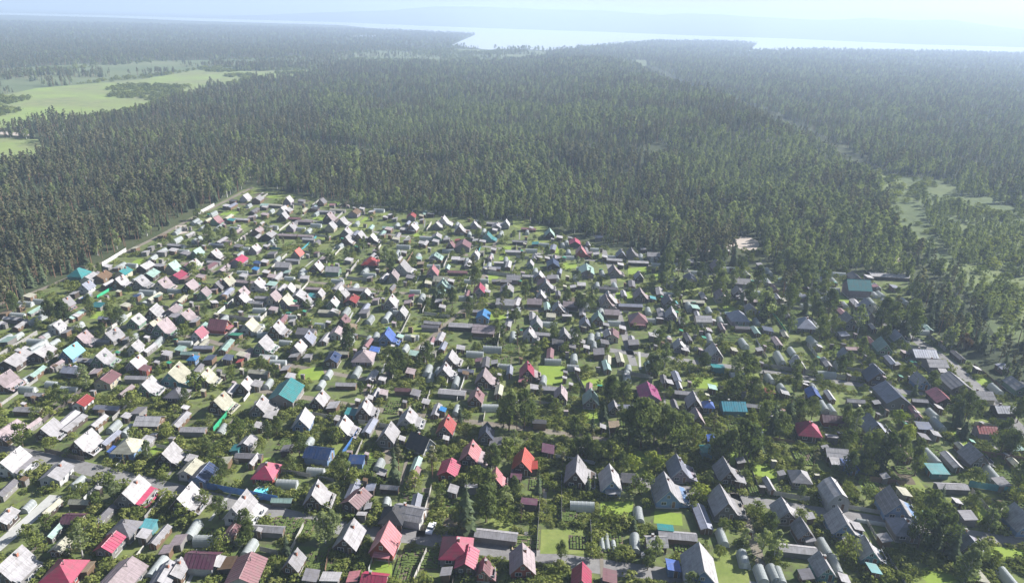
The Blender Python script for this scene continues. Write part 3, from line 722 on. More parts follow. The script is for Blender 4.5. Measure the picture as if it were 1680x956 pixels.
# ------------------------------------------------------------------ every building: pixel x y of its middle, form, roof colour, size, turn, walls, and a name for those that stand out
# forms: g steep gable, v gable with lean-to, b low gable, h hip, m mansard, s lean-to shed, p arched greenhouse, r long low shed
TABLE = '''
20 928 v lg 1.35 0 gy|big pale house at the bottom corner by the concrete lane
107 943 h pk 1.3 0 rd|crimson hip roof with a small chimney at the bottom edge
141 935 s ta .9 0 bw
199 950 b pp 1.5 0 gy|wide dusty pink roof at the bottom edge
181 895 b pk .95 0 gy|narrow crimson roof beside the turquoise shed
207 872 h mg .95
245 865 s cy .85 90 te|turquoise flat shed among grey sheds
238 881 s lg .7
263 880 r lg .8
121 853 b mr .75 90 dk|dark maroon hut alone in green bushes
100 900 b cr .7 0 bw
85 835 r cr .7
217 806 v w 1.35 0 gy pk|large white house with crimson lean-to roof
258 930 p x 1.05
274 905 s pp .8
271 947 b lg 1.0
10 851 b lg .8
46 830 p x .6
305 818 v w 1.2
395 834 v w 1.35 0 wh|white house with wide porch below the blue fence
317 868 p x .9
340 885 p x 1.1 90|white arched greenhouse between two sheds and maroon roof
293 890 s pp .9
332 920 b mr 1.15 90 wh|dark maroon barn with white porch
404 937 b ml 1.5 0 wh|large maroon roof with a bright white wall
374 928 s bw 1.1
409 898 p x .8
518 813 v w 1.1 0 dk
482 923 g lg .85
511 948 s mg 1.0
543 951 s w 1.1 90
290 938 b w .9
573 880 g lg 1.25 0 dk|tall pale gabled house by the grey lane
632 888 g sa 1.45 0 rd|salmon pink roof on a brick red house
585 821 b ml 1.1 -20 dk|maroon roof among dark bushes
604 834 s w .5
594 847 s w .55 90
645 853 h dg 1.05 0 dk|dark grey hip roof beside the white barn
672 843 b w 1.2 80 wh|bright white barn above the white car
749 906 h pk 1.3 0 mv|crimson double roofed house with stairs
766 920 b pk 1.05
615 953 b pk .95
580 951 s sa .8
814 880 r lg 1.35 90
857 920 g pp 1.25 0 rd|mauve roofed house with a pale pink slope
794 935 g ml .65 0 rd
732 943 s lg .7
744 807 s lg .8
773 801 s lg .75 90
634 824 p x .5
608 804 s gb .8
868 828 s mr 1.0 90 dk
955 829 p x 1.05 90|grey arched greenhouse beside the tall garden fence
1042 891 p x .95|white arched greenhouse alone by a dark hedge
1048 844 p x .8
954 947 g pk 1.0 0 gy|narrow steep crimson roof at the bottom edge
1059 915 s w .55
1091 870 s te .95 90 te
1076 891 b w .85
1111 881 r lg 1.2 90
1104 932 s bl 1.0 0 bl
1000 950 s ml 1.0
1148 930 g w 1.75 0 bl|largest white roof with pale blue gable
1185 826 v lg 1.4 0 gy|grey house with broad grey lean-to by the dirt path
1152 850 r gb 1.25
1185 881 p x .8
1220 916 p x .8
1286 838 v w 1.1 0 gy
1317 871 g lg .85
1326 888 s lg .7
1307 903 r w 1.2 90|long white shed in front of small grey cottage
1353 898 p x .95
1378 858 v w 1.3 0 bl|white house with a blue gable above grey sheds
1349 930 g w .95 0 te|narrow white roof with teal gable
1371 928 p x .95
1249 941 p x .85
1269 940 p x .85
1279 945 p x .85
1321 947 s mg .9
1368 811 m w 1.3 0 wh|tall white mansard house over the lane
1388 890 s w .5
1327 851 s w .6
1384 953 s w .7
1464 826 v lg 1.5 0 bl|big grey house with cream extension behind
1482 811 s cr .9 0 cr
1480 870 h gb 1.1 0 gy|bluish grey hip roof in dark shade
1422 903 g w 1.0 0 te
1432 938 s te .8
1581 885 v gb 1.35 0 mv|bluish roof with bright side at the lower corner
1586 850 s lg 1.05
1674 853 v w 1.4 0 bl
1560 800 r w 1.15 90
1654 948 p x 1.0
1604 950 s cr 1.0
1569 826 s w .6
1643 838 s cr .7
1405 868 s lg .8
20 757 v w 1.35 0 wh mg|white house with grey porch by the dark picket fence
93 777 b lg 1.15 0 wh
80 704 g lg 1.05
109 692 r w 1.2
120 696 r w 1.15
139 725 v w 1.2 0 dk|bright white house behind the dark picket fence
212 738 h cr 1.15 0 bl|cream hip roof with blue side shed
189 742 s bl .75 0 bl
243 725 s lg .9
162 693 r w .8
187 700 p x .8
209 706 p x .75
246 692 b w 1.1 90
209 685 s w .65
12 709 b pp 1.4
136 662 b r .85 0 wh|little red roofed shed on a green slope
277 746 v w 1.15 0 dk
243 635 v w 1.05
128 791 p x .7
228 677 s mg 1.1
361 661 v cr 1.15 0 dk|cream roofed house beside the green fence
427 668 v w 1.15 0 gy
444 684 s w .95
497 689 g w 1.25 0 bl|tall white roof with slate blue gable
524 656 g w .95
547 669 s lg 1.05
469 645 b te 1.75 0 gy|large flat teal roof
438 780 h pk 1.1 0 rd|crimson hip roof beside the round pool
524 745 b nv 1.15 90 bl|navy blue house with a steep dark front
370 760 s cr .9
388 738 s te .8 0 te
407 727 b lg .75
471 739 s mg .9
334 779 b nv 1.15 0 bl|navy blue roof behind the long blue fence
313 770 b cr .95
315 757 s w .75
364 704 p x .7
518 772 p x .8 90
471 792 p x .95 90
506 727 p x .7
562 702 v w 1.1
292 650 h mg 1.0
318 707 r lg .95 90
305 672 s w .5
426 701 s lg .8
598 672 v lg 1.05
577 679 s te 1.1 0 te
669 687 v lg 1.15
637 713 g lg 1.2 0 gy|tall pale roof beside the white diamond window gable
690 727 g dg 1.25 62 wh|white gable with dark diamond window and dark roof
732 699 g r 1.15 0 gy|patchy red gabled roof
727 676 s bb .55
772 745 v sa 1.15 0 dk pp|salmon pink house with pale lean-to
737 771 b pk 1.05 0 rd|narrow crimson roof with red walls
813 787 g sa .85 0 rd
798 711 g db .95 0 gy
813 728 s mg 1.0
781 651 g ml .95
804 668 p x .85 90
749 673 p x .75
742 645 r w 1.2 90
660 724 s w .5
585 759 s nv 1.1 90 bl
622 762 p x .7
627 779 s lg .7
575 711 s lg .75
630 648 s pp .8
608 656 s w .5
682 648 s mg .9
699 662 s lg .7
732 722 s w .5
858 758 g or 1.15 0 dk|bright orange red gabled roof
873 769 s or .9
847 783 s mr .9 0 dk
969 654 g mt 1.05 0 mv|mint green gabled roof under dark trees
920 648 g pp .95
945 776 v lg 1.4 0 dk|pale grey house with a winged roof
1001 788 g w 1.3 0 bl|white steep house with a windowed gable
1064 646 b ma 1.5 0 mv|magenta roof with a small dormer
1007 700 s ta .95 0 bw
899 741 s mr 1.1 0 dk
1112 768 v gb 1.25 0 mv|mauve grey house in front of dark tall trees
1092 803 v lg 1.55 0 bl|big grey house with sweeping lean-to roof
885 696 s dg 1.05 90
989 703 s w .5
955 742 s lg .6
1032 788 s dg 1.1 90
1007 669 g lg .65
1083 681 s lg .7
1138 660 v w 1.05 0 dk|white house with dark wall beside tiny blue hut
1161 669 h bl .6 0 bl|tiny blue hip roofed hut near turquoise roof
1202 667 b tb 1.3 90 te|bright turquoise blue house
1142 686 g pp .95
1324 711 h pk 1.25 0 dk|hot crimson hip roof in dark shade
1364 688 b mr .95 0 rd
1351 667 p x .9
1364 672 p x .75
1364 720 s lg .9 90
1371 745 b w .95
1373 761 s w .95 90
1393 766 s bl 1.25 0 bl|blue shed roof beside a white cottage
1190 774 v lg 1.2 0 dk|grey cottage with bright side before dark trees
1212 790 s lg .95
1311 787 h lg .95
1214 760 s w .65
1281 780 s w .5
1262 645 s r .8 90
1287 648 s lg .8
1168 723 s bl .9
1158 741 s te 1.05 0 te
1333 648 b bl .9
1353 738 s w .5
1430 696 g gb 1.25 0 gy
1462 649 b gb 1.8 0 gy|broad mauve grey roof beside the boundary road
1542 653 b sa 1.3 0 dk|salmon red roof near the boundary road
1514 703 s db 1.2 90
1539 696 p x .95
1530 678 p x .75
1539 672 s w .6
1597 749 g lg 1.15 0 gy
1536 773 s te 1.4 90 te|dark teal shed roof in the shade
1529 750 p x 1.1
1616 708 b r .95 90
1626 775 p x 1.05
1609 649 b lg 1.2 90
1646 673 b gb 1.05
1515 720 s mg .85
1534 715 s lg .7
1663 738 s mt 1.05
1437 663 s w .6
1641 795 s lg 1.0
1450 785 s w .5
25 590 b w 1.5 0 dk|big blank white roof without a chimney
70 580 b w 1.15 0 dk
117 578 g cy 1.15 0 bl|pale turquoise gable with grey side
120 608 b gb .9
167 588 v lg 1.15
176 623 b ml 1.15 0 cr|mauve brown roof with cream wall
223 596 g w .95
239 608 s ml .85 0 rd
223 571 g w .75
197 555 s w .7
209 558 s w .7
136 556 v pp .95
223 526 g w .95
253 513 g w 1.0
268 538 g pp 1.15
208 503 s cr .85
141 491 s bb .7
7 625 g pp 1.1
13 560 s mt 1.1
50 488 s cr .85
161 503 s te 1.05 90
224 489 s nv .75
258 489 s mt .75
166 560 r w .9 90
10 516 s ta .9
275 583 s lg .8
127 520 s w .5
109 548 s lg .7
337 620 v cr 1.05
287 614 v cr 1.4 0 te|largest cream roof with skirted eaves
409 535 v cr 1.05
454 541 v lg 1.05
432 566 g w 1.05 0 gn
489 571 g w .9
484 585 s lg .95
449 489 g pp .85
305 518 g pp .9
288 521 s mg .95
360 533 g sa 1.15 90 rd|pale pink roof with dark red wall
327 548 g pk .85 0 wh|small crimson gable beside dark red wall
397 491 g w .85
387 552 s gn .95 90|vivid green flat shed roof
372 569 r mt 1.0
317 592 h bb .5 0 bl|tiny bright blue hip roofed hut
345 590 s db .95
375 590 s db .9
397 585 s cr .75
394 596 s or .55
504 556 g gb 1.05
546 497 g w .8
501 494 g lg .7
402 632 g w .95
422 633 s lg .95
477 620 s lg .8
479 529 s w .6
352 499 s w .75 45
546 590 b nv .95 0 dk
449 509 s pp .85
297 575 s mt .85
437 590 s w .6
469 608 s lg .85
549 513 s w .6
320 529 s lg .8
635 553 v bl 1.05 0 bl|blue roofed house with pale lit slope
615 576 s bl .95 0 bl|blue lean-to in front of blue house
597 590 h pp 1.25 0 mv|mauve pink hip roof below the blue roofs
739 588 g w .95
729 610 v lg .9
794 620 v pp 1.15 0 dk|mauve pink house beside the slanting fence
793 519 b bb .95 0 bl|bright blue house before dark trees
659 513 g w .85
577 493 b r .95 0 dk|dark red house beside the pink sheds
617 494 s pp .7
598 514 s mg 1.05
726 506 s w .7
761 536 r lg 1.3 90
794 541 b pp 1.25 90
679 583 s mt .9
694 575 s w .7
764 615 s bw .6
675 488 s pk .6
669 499 s pp .8
779 580 p x .95 90
575 538 s ta 1.1
568 632 r w .85 90
613 623 s w .5
811 597 s lg .7
756 573 s lg .85
711 581 s cr .6
674 613 s pp .9
657 555 s mt .6
865 610 v pk 1.1 0 dk pp|crimson steep roof with pale pink porch
858 626 s sa .9
880 531 g lg .95
868 548 g w .85
994 496 v pp .95
1046 528 h ml 1.15 0 rd|maroon hip roof with red porch
877 496 b pp .95
887 486 g w .65
999 550 b w .8
992 565 s mg .9
904 521 s cr .9 90
930 521 s w .85 90
1034 503 r gb 1.15 90
1071 491 s cy .7|tiny turquoise roof by a yellow green lawn
1106 499 s cy .65
1101 515 g lg .95
1039 565 s mg 1.15
1071 553 s w .85
915 566 s dg 1.25
982 581 s mg 1.25
957 538 s cr .6
955 563 s w .6
962 573 s w .6
1114 566 g w .8
947 610 s w .5
1098 630 s lg .7
994 536 s lg .6
1021 541 s lg .75
925 550 g lg .8
1172 578 g w 1.15 0 mv|white A-shaped house with pinkish gable
1177 605 s te 1.1 90 te
1309 597 g w 1.05 0 mv|little white house with mauve gable by the lane
1210 524 h gb 1.25 0 mv|bluish grey hip roof behind brown beds
1153 526 b w .95 90
1319 536 h gb 1.3 0 gy|mauve grey hip roof beside the tall trees
1212 487 s w .85
1219 494 s lg .85
1391 526 v w 1.15 0 gy|white bent roof beside the trees
1383 551 s gb 1.05
1279 588 p x 1.2
1245 576 s w .6
1386 585 g gb .9
1376 600 p x .8
1259 543 s db 1.1
1287 503 s cr .75
1358 493 g w .7
1163 545 s w .6
1123 576 s w .8
1344 571 s w .5
1319 632 s w .6
1204 576 s cr .7
1448 568 g mt 1.15 0 gn|pale green roofed house near the road bend
1435 616 g db 1.35 0 dk|dark maroon walled house with blue roof
1514 581 b gb 1.25
1534 597 b w 1.2 90 gy|white flat barn beside the boundary road
1509 625 v w .95 0 bl
1567 628 b lg 1.6 0 gy|long grey roof along the boundary road
1546 612 s w .65 90
1644 605 s gb 1.05
1668 633 b lg 1.2
1484 581 s pp .7
1470 600 s w .5
1602 608 s w .6
131 454 h te 1.0 0 te|teal hip roof beside the boundary lane
148 457 b w .95
230 463 g lg 1.0
267 466 g pp .95
203 448 b te .95
197 463 g w .85
167 454 b bw 1.05
177 439 s w .7
222 409 s cr .8
122 484 s w .7
267 388 s ta .95
268 439 s w .5
267 416 s lg .95 90
248 408 s w .6
247 451 b mt 1.0
403 324 g w .95|white gable at the village tip
423 328 b lg .95
435 341 s w .8
473 329 g w .95
472 346 b w .8
495 331 s mg 1.05
518 344 s dg 1.15
540 357 v pp 1.05
528 331 g mg .8
413 358 s pp .95
435 354 s pp .95
423 379 b pp .9
388 381 r pp .9
372 339 s w .9
383 331 s dg 1.05
443 374 s lg .9
478 373 g lg .8
538 391 s w .6
380 363 s te .9
418 408 g w .8
437 406 s w .6
561 363 g w .9
373 399 s pp .9
352 418 g w .9
392 428 b pk 1.05 0 mv|crimson roof in the far pink cluster
317 434 g w .8
343 439 r ml 1.2
368 441 r pp 1.0
292 453 b pk .95 0 mv|crimson roof above a pink lean-to
302 459 s sa .9
312 469 g pp .95
373 463 g cr .9
422 466 g w .95
397 481 g pp .85
435 431 s w .8
423 433 s nv .8
420 444 s bb .7
465 436 b w .95 90
488 416 g or .85 0 gy|orange red gable among far grey roofs
520 439 g w .9
547 444 b w .95 90 gn
475 474 g w .8
488 473 s cr .7
525 483 g w .6
513 488 s te .85
500 458 s w .85 90
447 418 s mg 1.0
447 468 s mt 1.0
450 474 s w .6
353 476 s pp .9
532 426 s pp .9
285 413 s lg .9
305 418 s mg .9
558 479 g w .8
330 456 s pp .9
447 456 s pp .9
400 454 s lg .8
437 449 s w .7
582 349 b bw 1.1
594 344 s w .7
610 349 s w .9
570 394 g w .8
590 388 g lg 1.0
610 391 g w .8
633 358 s w .7
648 361 s w .7
677 373 g w 1.0
675 356 b r .9 0 gy|red roof at the forest edge
692 363 s w .6
728 363 g w 1.0
717 369 g w .8
707 353 s lg .9 90
754 376 g w .9
778 369 g w .8
800 388 v te .9 0 te|teal roofed cottage near the forest edge
812 379 s w .7
830 368 g w .8
638 378 s pp 1.0
662 378 s lg .9
760 403 b ml 1.3
750 396 s r .6
780 396 s w .8
792 398 s lg .8
650 394 s cr .9
668 396 s lg .9
780 418 g w .7
790 416 s cr .7
693 401 s lg 1.0
715 398 s lg .9
617 413 s pp .8
733 394 s lg .9
628 388 s w .7
608 434 h r 1.15 0 dk|broad dark red hip roof
660 439 v lg 1.15
645 453 g pp .85
710 446 g sa 1.0 0 mv|steep salmon pink roof above dark trees
787 476 g pk .95 0 mv|crimson steep roof behind tall pines
663 416 s w .7
687 426 s mt .8
690 434 s ta .8
710 426 s lg .9
600 481 g w .6
757 428 s w .8
818 433 s w .95 90
808 443 s lg .9
740 463 s w .7
563 483 g w .7
573 428 s w .9
720 496 s lg .8
818 463 s cr .5
800 481 s w .6
607 458 s w .6
810 411 s w .7
872 376 s w .6
902 383 g mt .95
918 391 s w .8
943 399 b pk .95 0 dk|crimson roof at the forest foot
953 413 g sa .95 0 rd
967 418 s pp .7
978 419 s w .8
992 424 s w .7
1008 428 r w .85 90
1047 431 r w 1.1 90
1007 444 g pp .95
1018 436 s w .8
1048 454 g w .7
1100 443 g w .8
1107 463 g w .8
907 434 b nv 1.1 0 dk|navy blue roof between far white sheds
915 426 s w .6
885 424 s w .7
898 426 s w .6
870 433 g w .6
962 444 b mt 1.3
885 453 g w .7
895 468 g lg .9
905 458 s mg 1.1
1050 484 g pp .95
888 484 s lg .8
1032 418 s w .5
982 391 s db 1.1
878 401 s te .95
940 473 s w .7
1055 411 s lg .7
1132 431 s w .85 90
1132 458 b db 1.1
1210 479 g w .8
1243 463 s w .6
1347 448 s te 1.2 90 te
1245 436 s w .6
1292 476 s w .6
1293 487 s w .6
1182 468 s db 1.1
1193 413 s w .7
1405 476 b te 1.5 90 mv|teal roofed two storey house among trees
1458 453 r w 2.0 90 dk|long white roofed building at the forest edge
1425 456 s w .9
1402 459 s w 1.0
1467 473 s gb 1.0
'''

# ------------------------------------------------------------------ building forms; x across the ridge, y along it (-y towards the camera), z up
VDIR = 3.0                                    # the plots run 3 degrees clockwise of the view
def frame_mesh(w, h, mat, name):
    mb = MB(); t = .09; d = .05
    mb.box(-w/2, -w/2 + t, -d, .01, 0, h); mb.box(w/2 - t, w/2, -d, .01, 0, h)
    mb.box(-w/2 + t, w/2 - t, -d, .01, 0, t); mb.box(-w/2 + t, w/2 - t, -d, .01, h - t, h)
    mb.box(-.03, .03, -d + .01, .01, t, h - t)
    return mb.mesh(name, mat)
def pane_mesh(w, h):
    mb = MB(); mb.box(-w/2 + .05, w/2 - .05, -.02, .012, .05, h - .05)
    return mb.mesh('pane', M_PANE)
WIN = {}
for key, (w, h) in {'n': (.95, 1.05), 'w': (1.5, 1.1), 's': (.6, .7)}.items():
    WIN[key] = (frame_mesh(w, h, M_TRIM, 'window'), pane_mesh(w, h))
_mb = MB(); _mb.box(-.42, .42, -.06, .01, 0, 1.95); _mb.box(-.5, .5, -.035, .008, 0, 2.04, 1)
DOOR = _mb.mesh('door', [M_DOOR, M_TRIM])
_mb = MB(); _mb.box(-.26, .26, -.26, .26, -.9, .75); _mb.box(-.32, .32, -.32, .32, .75, .86, 1)
CHIM = _mb.mesh('chimney', [M_BRICK, M_CONC])
M_PIPE = plain_mat('stove_pipe', (.10, .095, .09), .6)
_mb = MB(); _mb.cone((0, 0, -.5), (0, 0, 1.0), .08, .08, 8); _mb.cone((0, 0, 1.02), (0, 0, 1.2), .2, .02, 8)
PIPE = _mb.mesh('stove_pipe', M_PIPE)

CACHE = {}
def form(t, size, roof, wall, roof2):
    """meshes of one form: {part: (mesh, parent part)} and where windows, door and chimney go"""
    key = (t, round(size, 2), roof, wall, roof2)
    if key in CACHE: return CACHE[key]
    s = size; parts = []; wins = []; door = None; chim = None
    RMAT = RM.get(roof); WMAT = WM[wall]
    wb, rb = MB(), MB(); fb = MB(); cap = MB(); extra = []
    T = .07
    if t in 'gv':
        hw = 1.95 + .35 * s; w = 3.9 * s + .5; l = 4.6 * s + .7; a = math.tan(R(50)); rise = w / 2 * a
        fb.box(-w/2 - .08, w/2 + .08, -l/2 - .08, l/2 + .08, -.3, .35)
        wb.prism([(-w/2, .35), (w/2, .35), (w/2, hw), (0, hw + rise), (-w/2, hw)], -l/2, l/2)
        oy = l/2 + .45; ox = .38; zt = hw + rise + .08
        for sx in (-1, 1):
            o = ox if not (t == 'v' and sx > 0) else .12
            xe = sx * (w/2 + o); ze = hw - o * a + .08
            rb.slab((0, -oy, zt), (xe, -oy, ze), (xe, oy, ze), (0, oy, zt), T)
        cap.prism([(-.14, zt - .12), (.14, zt - .12), (0, zt + .06)], -oy - .02, oy + .02)
        bb = MB(); xe = w/2 + .1; ze = hw - .1 * a
        bb.prism([(-xe, ze - .22), (0, zt - .30), (xe, ze - .22), (xe, ze - .06), (0, zt - .10), (-xe, ze - .06)], -oy + .005, -oy + .05)
        extra.append(('barge_board', bb, [M_TRIM if wall in ('wh', 'bl', 'gn', 'cr', 'te', 'mv') else M_DARKTRIM], 'roof'))
        wins += [('w' if s > 1.05 else 'n', -w * .18, -l/2, 1.15, 0), ('n', 0, -l/2, hw + rise * .22, 0)]
        if t == 'v':
            d = 2.0 * s; zo = hw - 1.15; pb, pr = MB(), MB()
            y0, y1 = -l/2 + .15, l/2 - .35
            pb.prism([(w/2 + .02, .3), (w/2 + d, .3), (w/2 + d, zo), (w/2 + .02, hw - .12)], y0, y1)
            za, zb = hw - .02, zo - .30
            pr.slab((w/2 + .03, y0 - .35, za), (w/2 + d + .45, y0 - .35, zb), (w/2 + d + .45, y1 + .3, zb), (w/2 + .03, y1 + .3, za), T)
            extra.append(('porch', pb, [WMAT], None)); extra.append(('porch_roof', pr, [RM[roof2 or roof]], 'porch'))
            wins += [('w', w/2 + d, y0 + (y1 - y0) * .3, .95, 90), ('w', w/2 + d, y0 + (y1 - y0) * .72, .95, 90), ('n', w/2 + d * .5, y0, 1.0, 0)]
            door = (w * .25, -l/2, .35, 0)
        else:
            wins += [('n', w/2, -l * .22, 1.15, 90), ('n', w/2, l * .2, 1.15, 90)]
            door = (w * .25, -l/2, .35, 0)
            if s > 1.25 and not t == 'v':       # small open porch before the gable
                pr = MB(); pr.slab((-w * .32, -l/2 - 1.5, 2.15), (w * .42, -l/2 - 1.5, 2.15), (w * .42, -l/2 - .02, 2.55), (-w * .32, -l/2 - .02, 2.55), T)
                for px_ in (-w * .3, w * .4): pr.cone((px_, -l/2 - 1.4, 0), (px_, -l/2 - 1.4, 2.1), .06, .06, 5)
                extra.append(('porch_roof', pr, [RM[roof2 or roof]], None))
        chim = (w * .12, l * .18, zt - w * .12 * a)
    elif t in 'bm':
        hw = 2.25 + .25 * s; w = 4.5 * s; l = 5.8 * s
        fb.box(-w/2 - .06, w/2 + .06, -l/2 - .06, l/2 + .06, -.3, .3)
        oy = l/2 + .4
        if t == 'b':
            a = math.tan(R(32)); rise = w/2 * a; zt = hw + rise + .07
            wb.prism([(-w/2, .3), (w/2, .3), (w/2, hw), (0, hw + rise), (-w/2, hw)], -l/2, l/2)
            for sx in (-1, 1):
                rb.slab((0, -oy, zt), (sx * (w/2 + .4), -oy, hw - .4 * a + .07), (sx * (w/2 + .4), oy, hw - .4 * a + .07), (0, oy, zt), T)
            chim = (w * .1, l * .2, zt - w * .1 * a)
        else:
            x1, z1 = w * .30, hw + 1.9; zt = z1 + 1.1
            wb.prism([(-w/2, .3), (w/2, .3), (w/2, hw), (x1, z1), (0, zt - .1), (-x1, z1), (-w/2, hw)], -l/2, l/2)
            for sx in (-1, 1):
                rb.slab((0, -oy, zt), (sx * (x1 + .06), -oy, z1 + .05), (sx * (x1 + .06), oy, z1 + .05), (0, oy, zt), T)
                rb.slab((sx * (x1 + .05), -oy, z1 + .03), (sx * (w/2 + .3), -oy, hw - .15), (sx * (w/2 + .3), oy, hw - .15), (sx * (x1 + .05), oy, z1 + .03), T)
            wins += [('n', 0, -l/2, hw + .5, 0)]; chim = (w * .1, l * .2, zt - .3)
        cap.prism([(-.15, zt - .10), (.15, zt - .10), (0, zt + .06)], -oy - .02, oy + .02)
        wins += [('n', -w * .22, -l/2, 1.05, 0), ('n', w/2, -l * .2, 1.05, 90), ('n', w/2, l * .22, 1.05, 90)]
        door = (w * .2, -l/2, .3, 0)
    elif t == 'h':
        hw = 2.5; w = 5.4 * s; l = 5.6 * s; rise = 2.3 * s; o = .45
        fb.box(-w/2 - .06, w/2 + .06, -l/2 - .06, l/2 + .06, -.3, .3)
        wb.box(-w/2, w/2, -l/2, l/2, .3, hw)
        X, Y = w/2 + o, l/2 + o; zt = hw + rise; r = l * .12; ze = hw - .1
        for pts in (((-X, -Y), (X, -Y), (0, -r), None), ((X, Y), (-X, Y), (0, r), None), ((X, -Y), (X, Y), (0, r), (0, -r)), ((-X, Y), (-X, -Y), (0, -r), (0, r))):
            p = [(pts[0][0], pts[0][1], ze), (pts[1][0], pts[1][1], ze), (pts[2][0], pts[2][1], zt)]
            if pts[3]: p.append((pts[3][0], pts[3][1], zt))
            rb.face(p)
        rb.box(-X + .03, X - .03, -Y + .03, Y - .03, ze - .12, ze - .01)
        cap.prism([(-.14, zt - .08), (.14, zt - .08), (0, zt + .06)], -r, r)
        wins += [('w', -w * .22, -l/2, 1.05, 0), ('n', w/2, -l * .2, 1.05, 90), ('n', w/2, l * .22, 1.05, 90)]
        door = (w * .2, -l/2, .3, 0); chim = (w * .08, -l * .05, zt - .35)
    elif t == 's':
        w = 2.9 * s; l = 3.7 * s; h1, h0 = 2.45, 2.0
        wb.prism([(-w/2, 0), (w/2, 0), (w/2, h0), (-w/2, h1)], -l/2, l/2)
        o = .28; k = (h1 - h0) / w
        rb.slab((-w/2 - o, -l/2 - o, h1 + k * o + .09), (w/2 + o, -l/2 - o, h0 - k * o + .09), (w/2 + o, l/2 + o, h0 - k * o + .09), (-w/2 - o, l/2 + o, h1 + k * o + .09), T)
        door = (w * .15, -l/2, 0, 0)
        if s > .8: wins += [('s', w/2, 0, 1.0, 90)]
    elif t == 'o':
        w = 1.25 * s + .2; l = w * 1.05; h1, h0 = 2.35, 2.05
        wb.prism([(-w/2, 0), (w/2, 0), (w/2, h0), (-w/2, h1)], -l/2, l/2)
        rb.slab((-w/2 - .15, -l/2 - .15, h1 + .1), (w/2 + .15, -l/2 - .15, h0 + .04), (w/2 + .15, l/2 + .15, h0 + .04), (-w/2 - .15, l/2 + .15, h1 + .1), .05)
        door = (0, -l/2, 0, 0)
    elif t == 'r':
        w = 2.5 * s; l = 8.0 * s; hw = 1.75; rise = .62
        wb.prism([(-w/2, 0), (w/2, 0), (w/2, hw), (0, hw + rise), (-w/2, hw)], -l/2, l/2)
        zt = hw + rise + .06; a = rise / (w/2)
        for sx in (-1, 1):
            rb.slab((0, -l/2 - .2, zt), (sx * (w/2 + .25), -l/2 - .2, hw - .25 * a + .06), (sx * (w/2 + .25), l/2 + .2, hw - .25 * a + .06), (0, l/2 + .2, zt), .06)
        cap.prism([(-.11, zt - .06), (.11, zt - .06), (0, zt + .05)], -l/2 - .22, l/2 + .22)
        door = (0, -l/2, 0, 0); wins += [('s', w/2, y, .9, 90) for y in (-l * .3, 0, l * .3)]
    elif t == 'p':
        w = 2.7 * (.6 + .4 * s); l = 6.2 * s; h = 2.1 * (.5 + .5 * s); n = 10
        prof = [(math.cos(math.pi * i / n) * w/2, math.sin(math.pi * i / n) ** .8 * h) for i in range(n + 1)]
        wb.prism([(x, max(0, z)) for x, z in reversed(prof)][::-1], -l/2, l/2)
        hb = MB(); kk = max(4, int(l / .95))
        for j in range(kk + 1):
            y = -l/2 + l * j / kk
            for i in range(n):
                (x0, z0), (x1, z1) = prof[i], prof[i + 1]
                A = Vector((x0 * 1.015, y, z0 * 1.015)); B = Vector((x1 * 1.015, y, z1 * 1.015))
                hb.cone(A, B, .035, .035, 3)
        hb.box(-w/2 - .08, w/2 + .08, -l/2 - .06, -l/2 - .01, 0, .18); hb.box(-w/2 - .08, -w/2 - .02, -l/2, l/2, 0, .18); hb.box(w/2 + .02, w/2 + .08, -l/2, l/2, 0, .18)
        extra.append(('hoop_frame', hb, [M_HOOP], None))
        db = MB(); db.box(-.4, .4, -l/2 - .07, -l/2 - .03, .05, min(1.7, h * .85)); extra.append(('door', db, [M_HOOP], None))
        WMAT = M_FILM
    ribs = MB()
    if t in 'gvb' and rb.f:
        metal = ROOF[roof][1]
        for sx in (-1, 1):
            o = .38 if t in 'gv' else .4
            if t == 'v' and sx > 0: o = .12
            A = Vector((0, 0, zt + .004)); B = Vector((sx * (w/2 + o), 0, hw - o * a + .084)); d = B - A; n = Vector((-d.z, 0, d.x)).normalized() * (1 if sx > 0 else -1)
            if metal:
                k = int(2 * oy / .8)
                for i in range(1, k):
                    y = -oy + 2 * oy * i / k
                    p = [A + Vector((0, y - .035, 0)), B + Vector((0, y - .035, 0)), B + Vector((0, y + .035, 0)), A + Vector((0, y + .035, 0))]
                    ribs.slab(*[q + n * .045 for q in p], .04)
            else:
                k = max(2, int(d.length / 1.35))
                for i in range(1, k):
                    c = A + d * (i / k); e = d.normalized() * .07
                    ribs.slab(*[q + n * .035 for q in (c - e + Vector((0, -oy, 0)), c + e + Vector((0, -oy, 0)), c + e + Vector((0, oy, 0)), c - e + Vector((0, oy, 0)))], .03)
    out = []
    if ribs.f: extra.append(('roof_seams', ribs, [RMAT], 'roof'))
    if fb.f: out.append(('foundation', fb.mesh('foundation', M_CONC), None))
    out.append(('film_cover' if t == 'p' else 'wall', wb.mesh('wall', WMAT), None))
    if rb.f: out.append(('roof', rb.mesh('roof', RMAT), None))
    if cap.f: out.append(('ridge_cap', cap.mesh('ridge_cap', RMAT), 'roof'))
    for nm, mb, mats, par in extra: out.append((nm, mb.mesh(nm, mats), par))
    dims = (max(abs(v[0]) for v in wb.v), max(abs(v[1]) for v in wb.v), max(v[2] for v in wb.v))
    CACHE[key] = (out, wins, door, chim, dims)
    return CACHE[key]

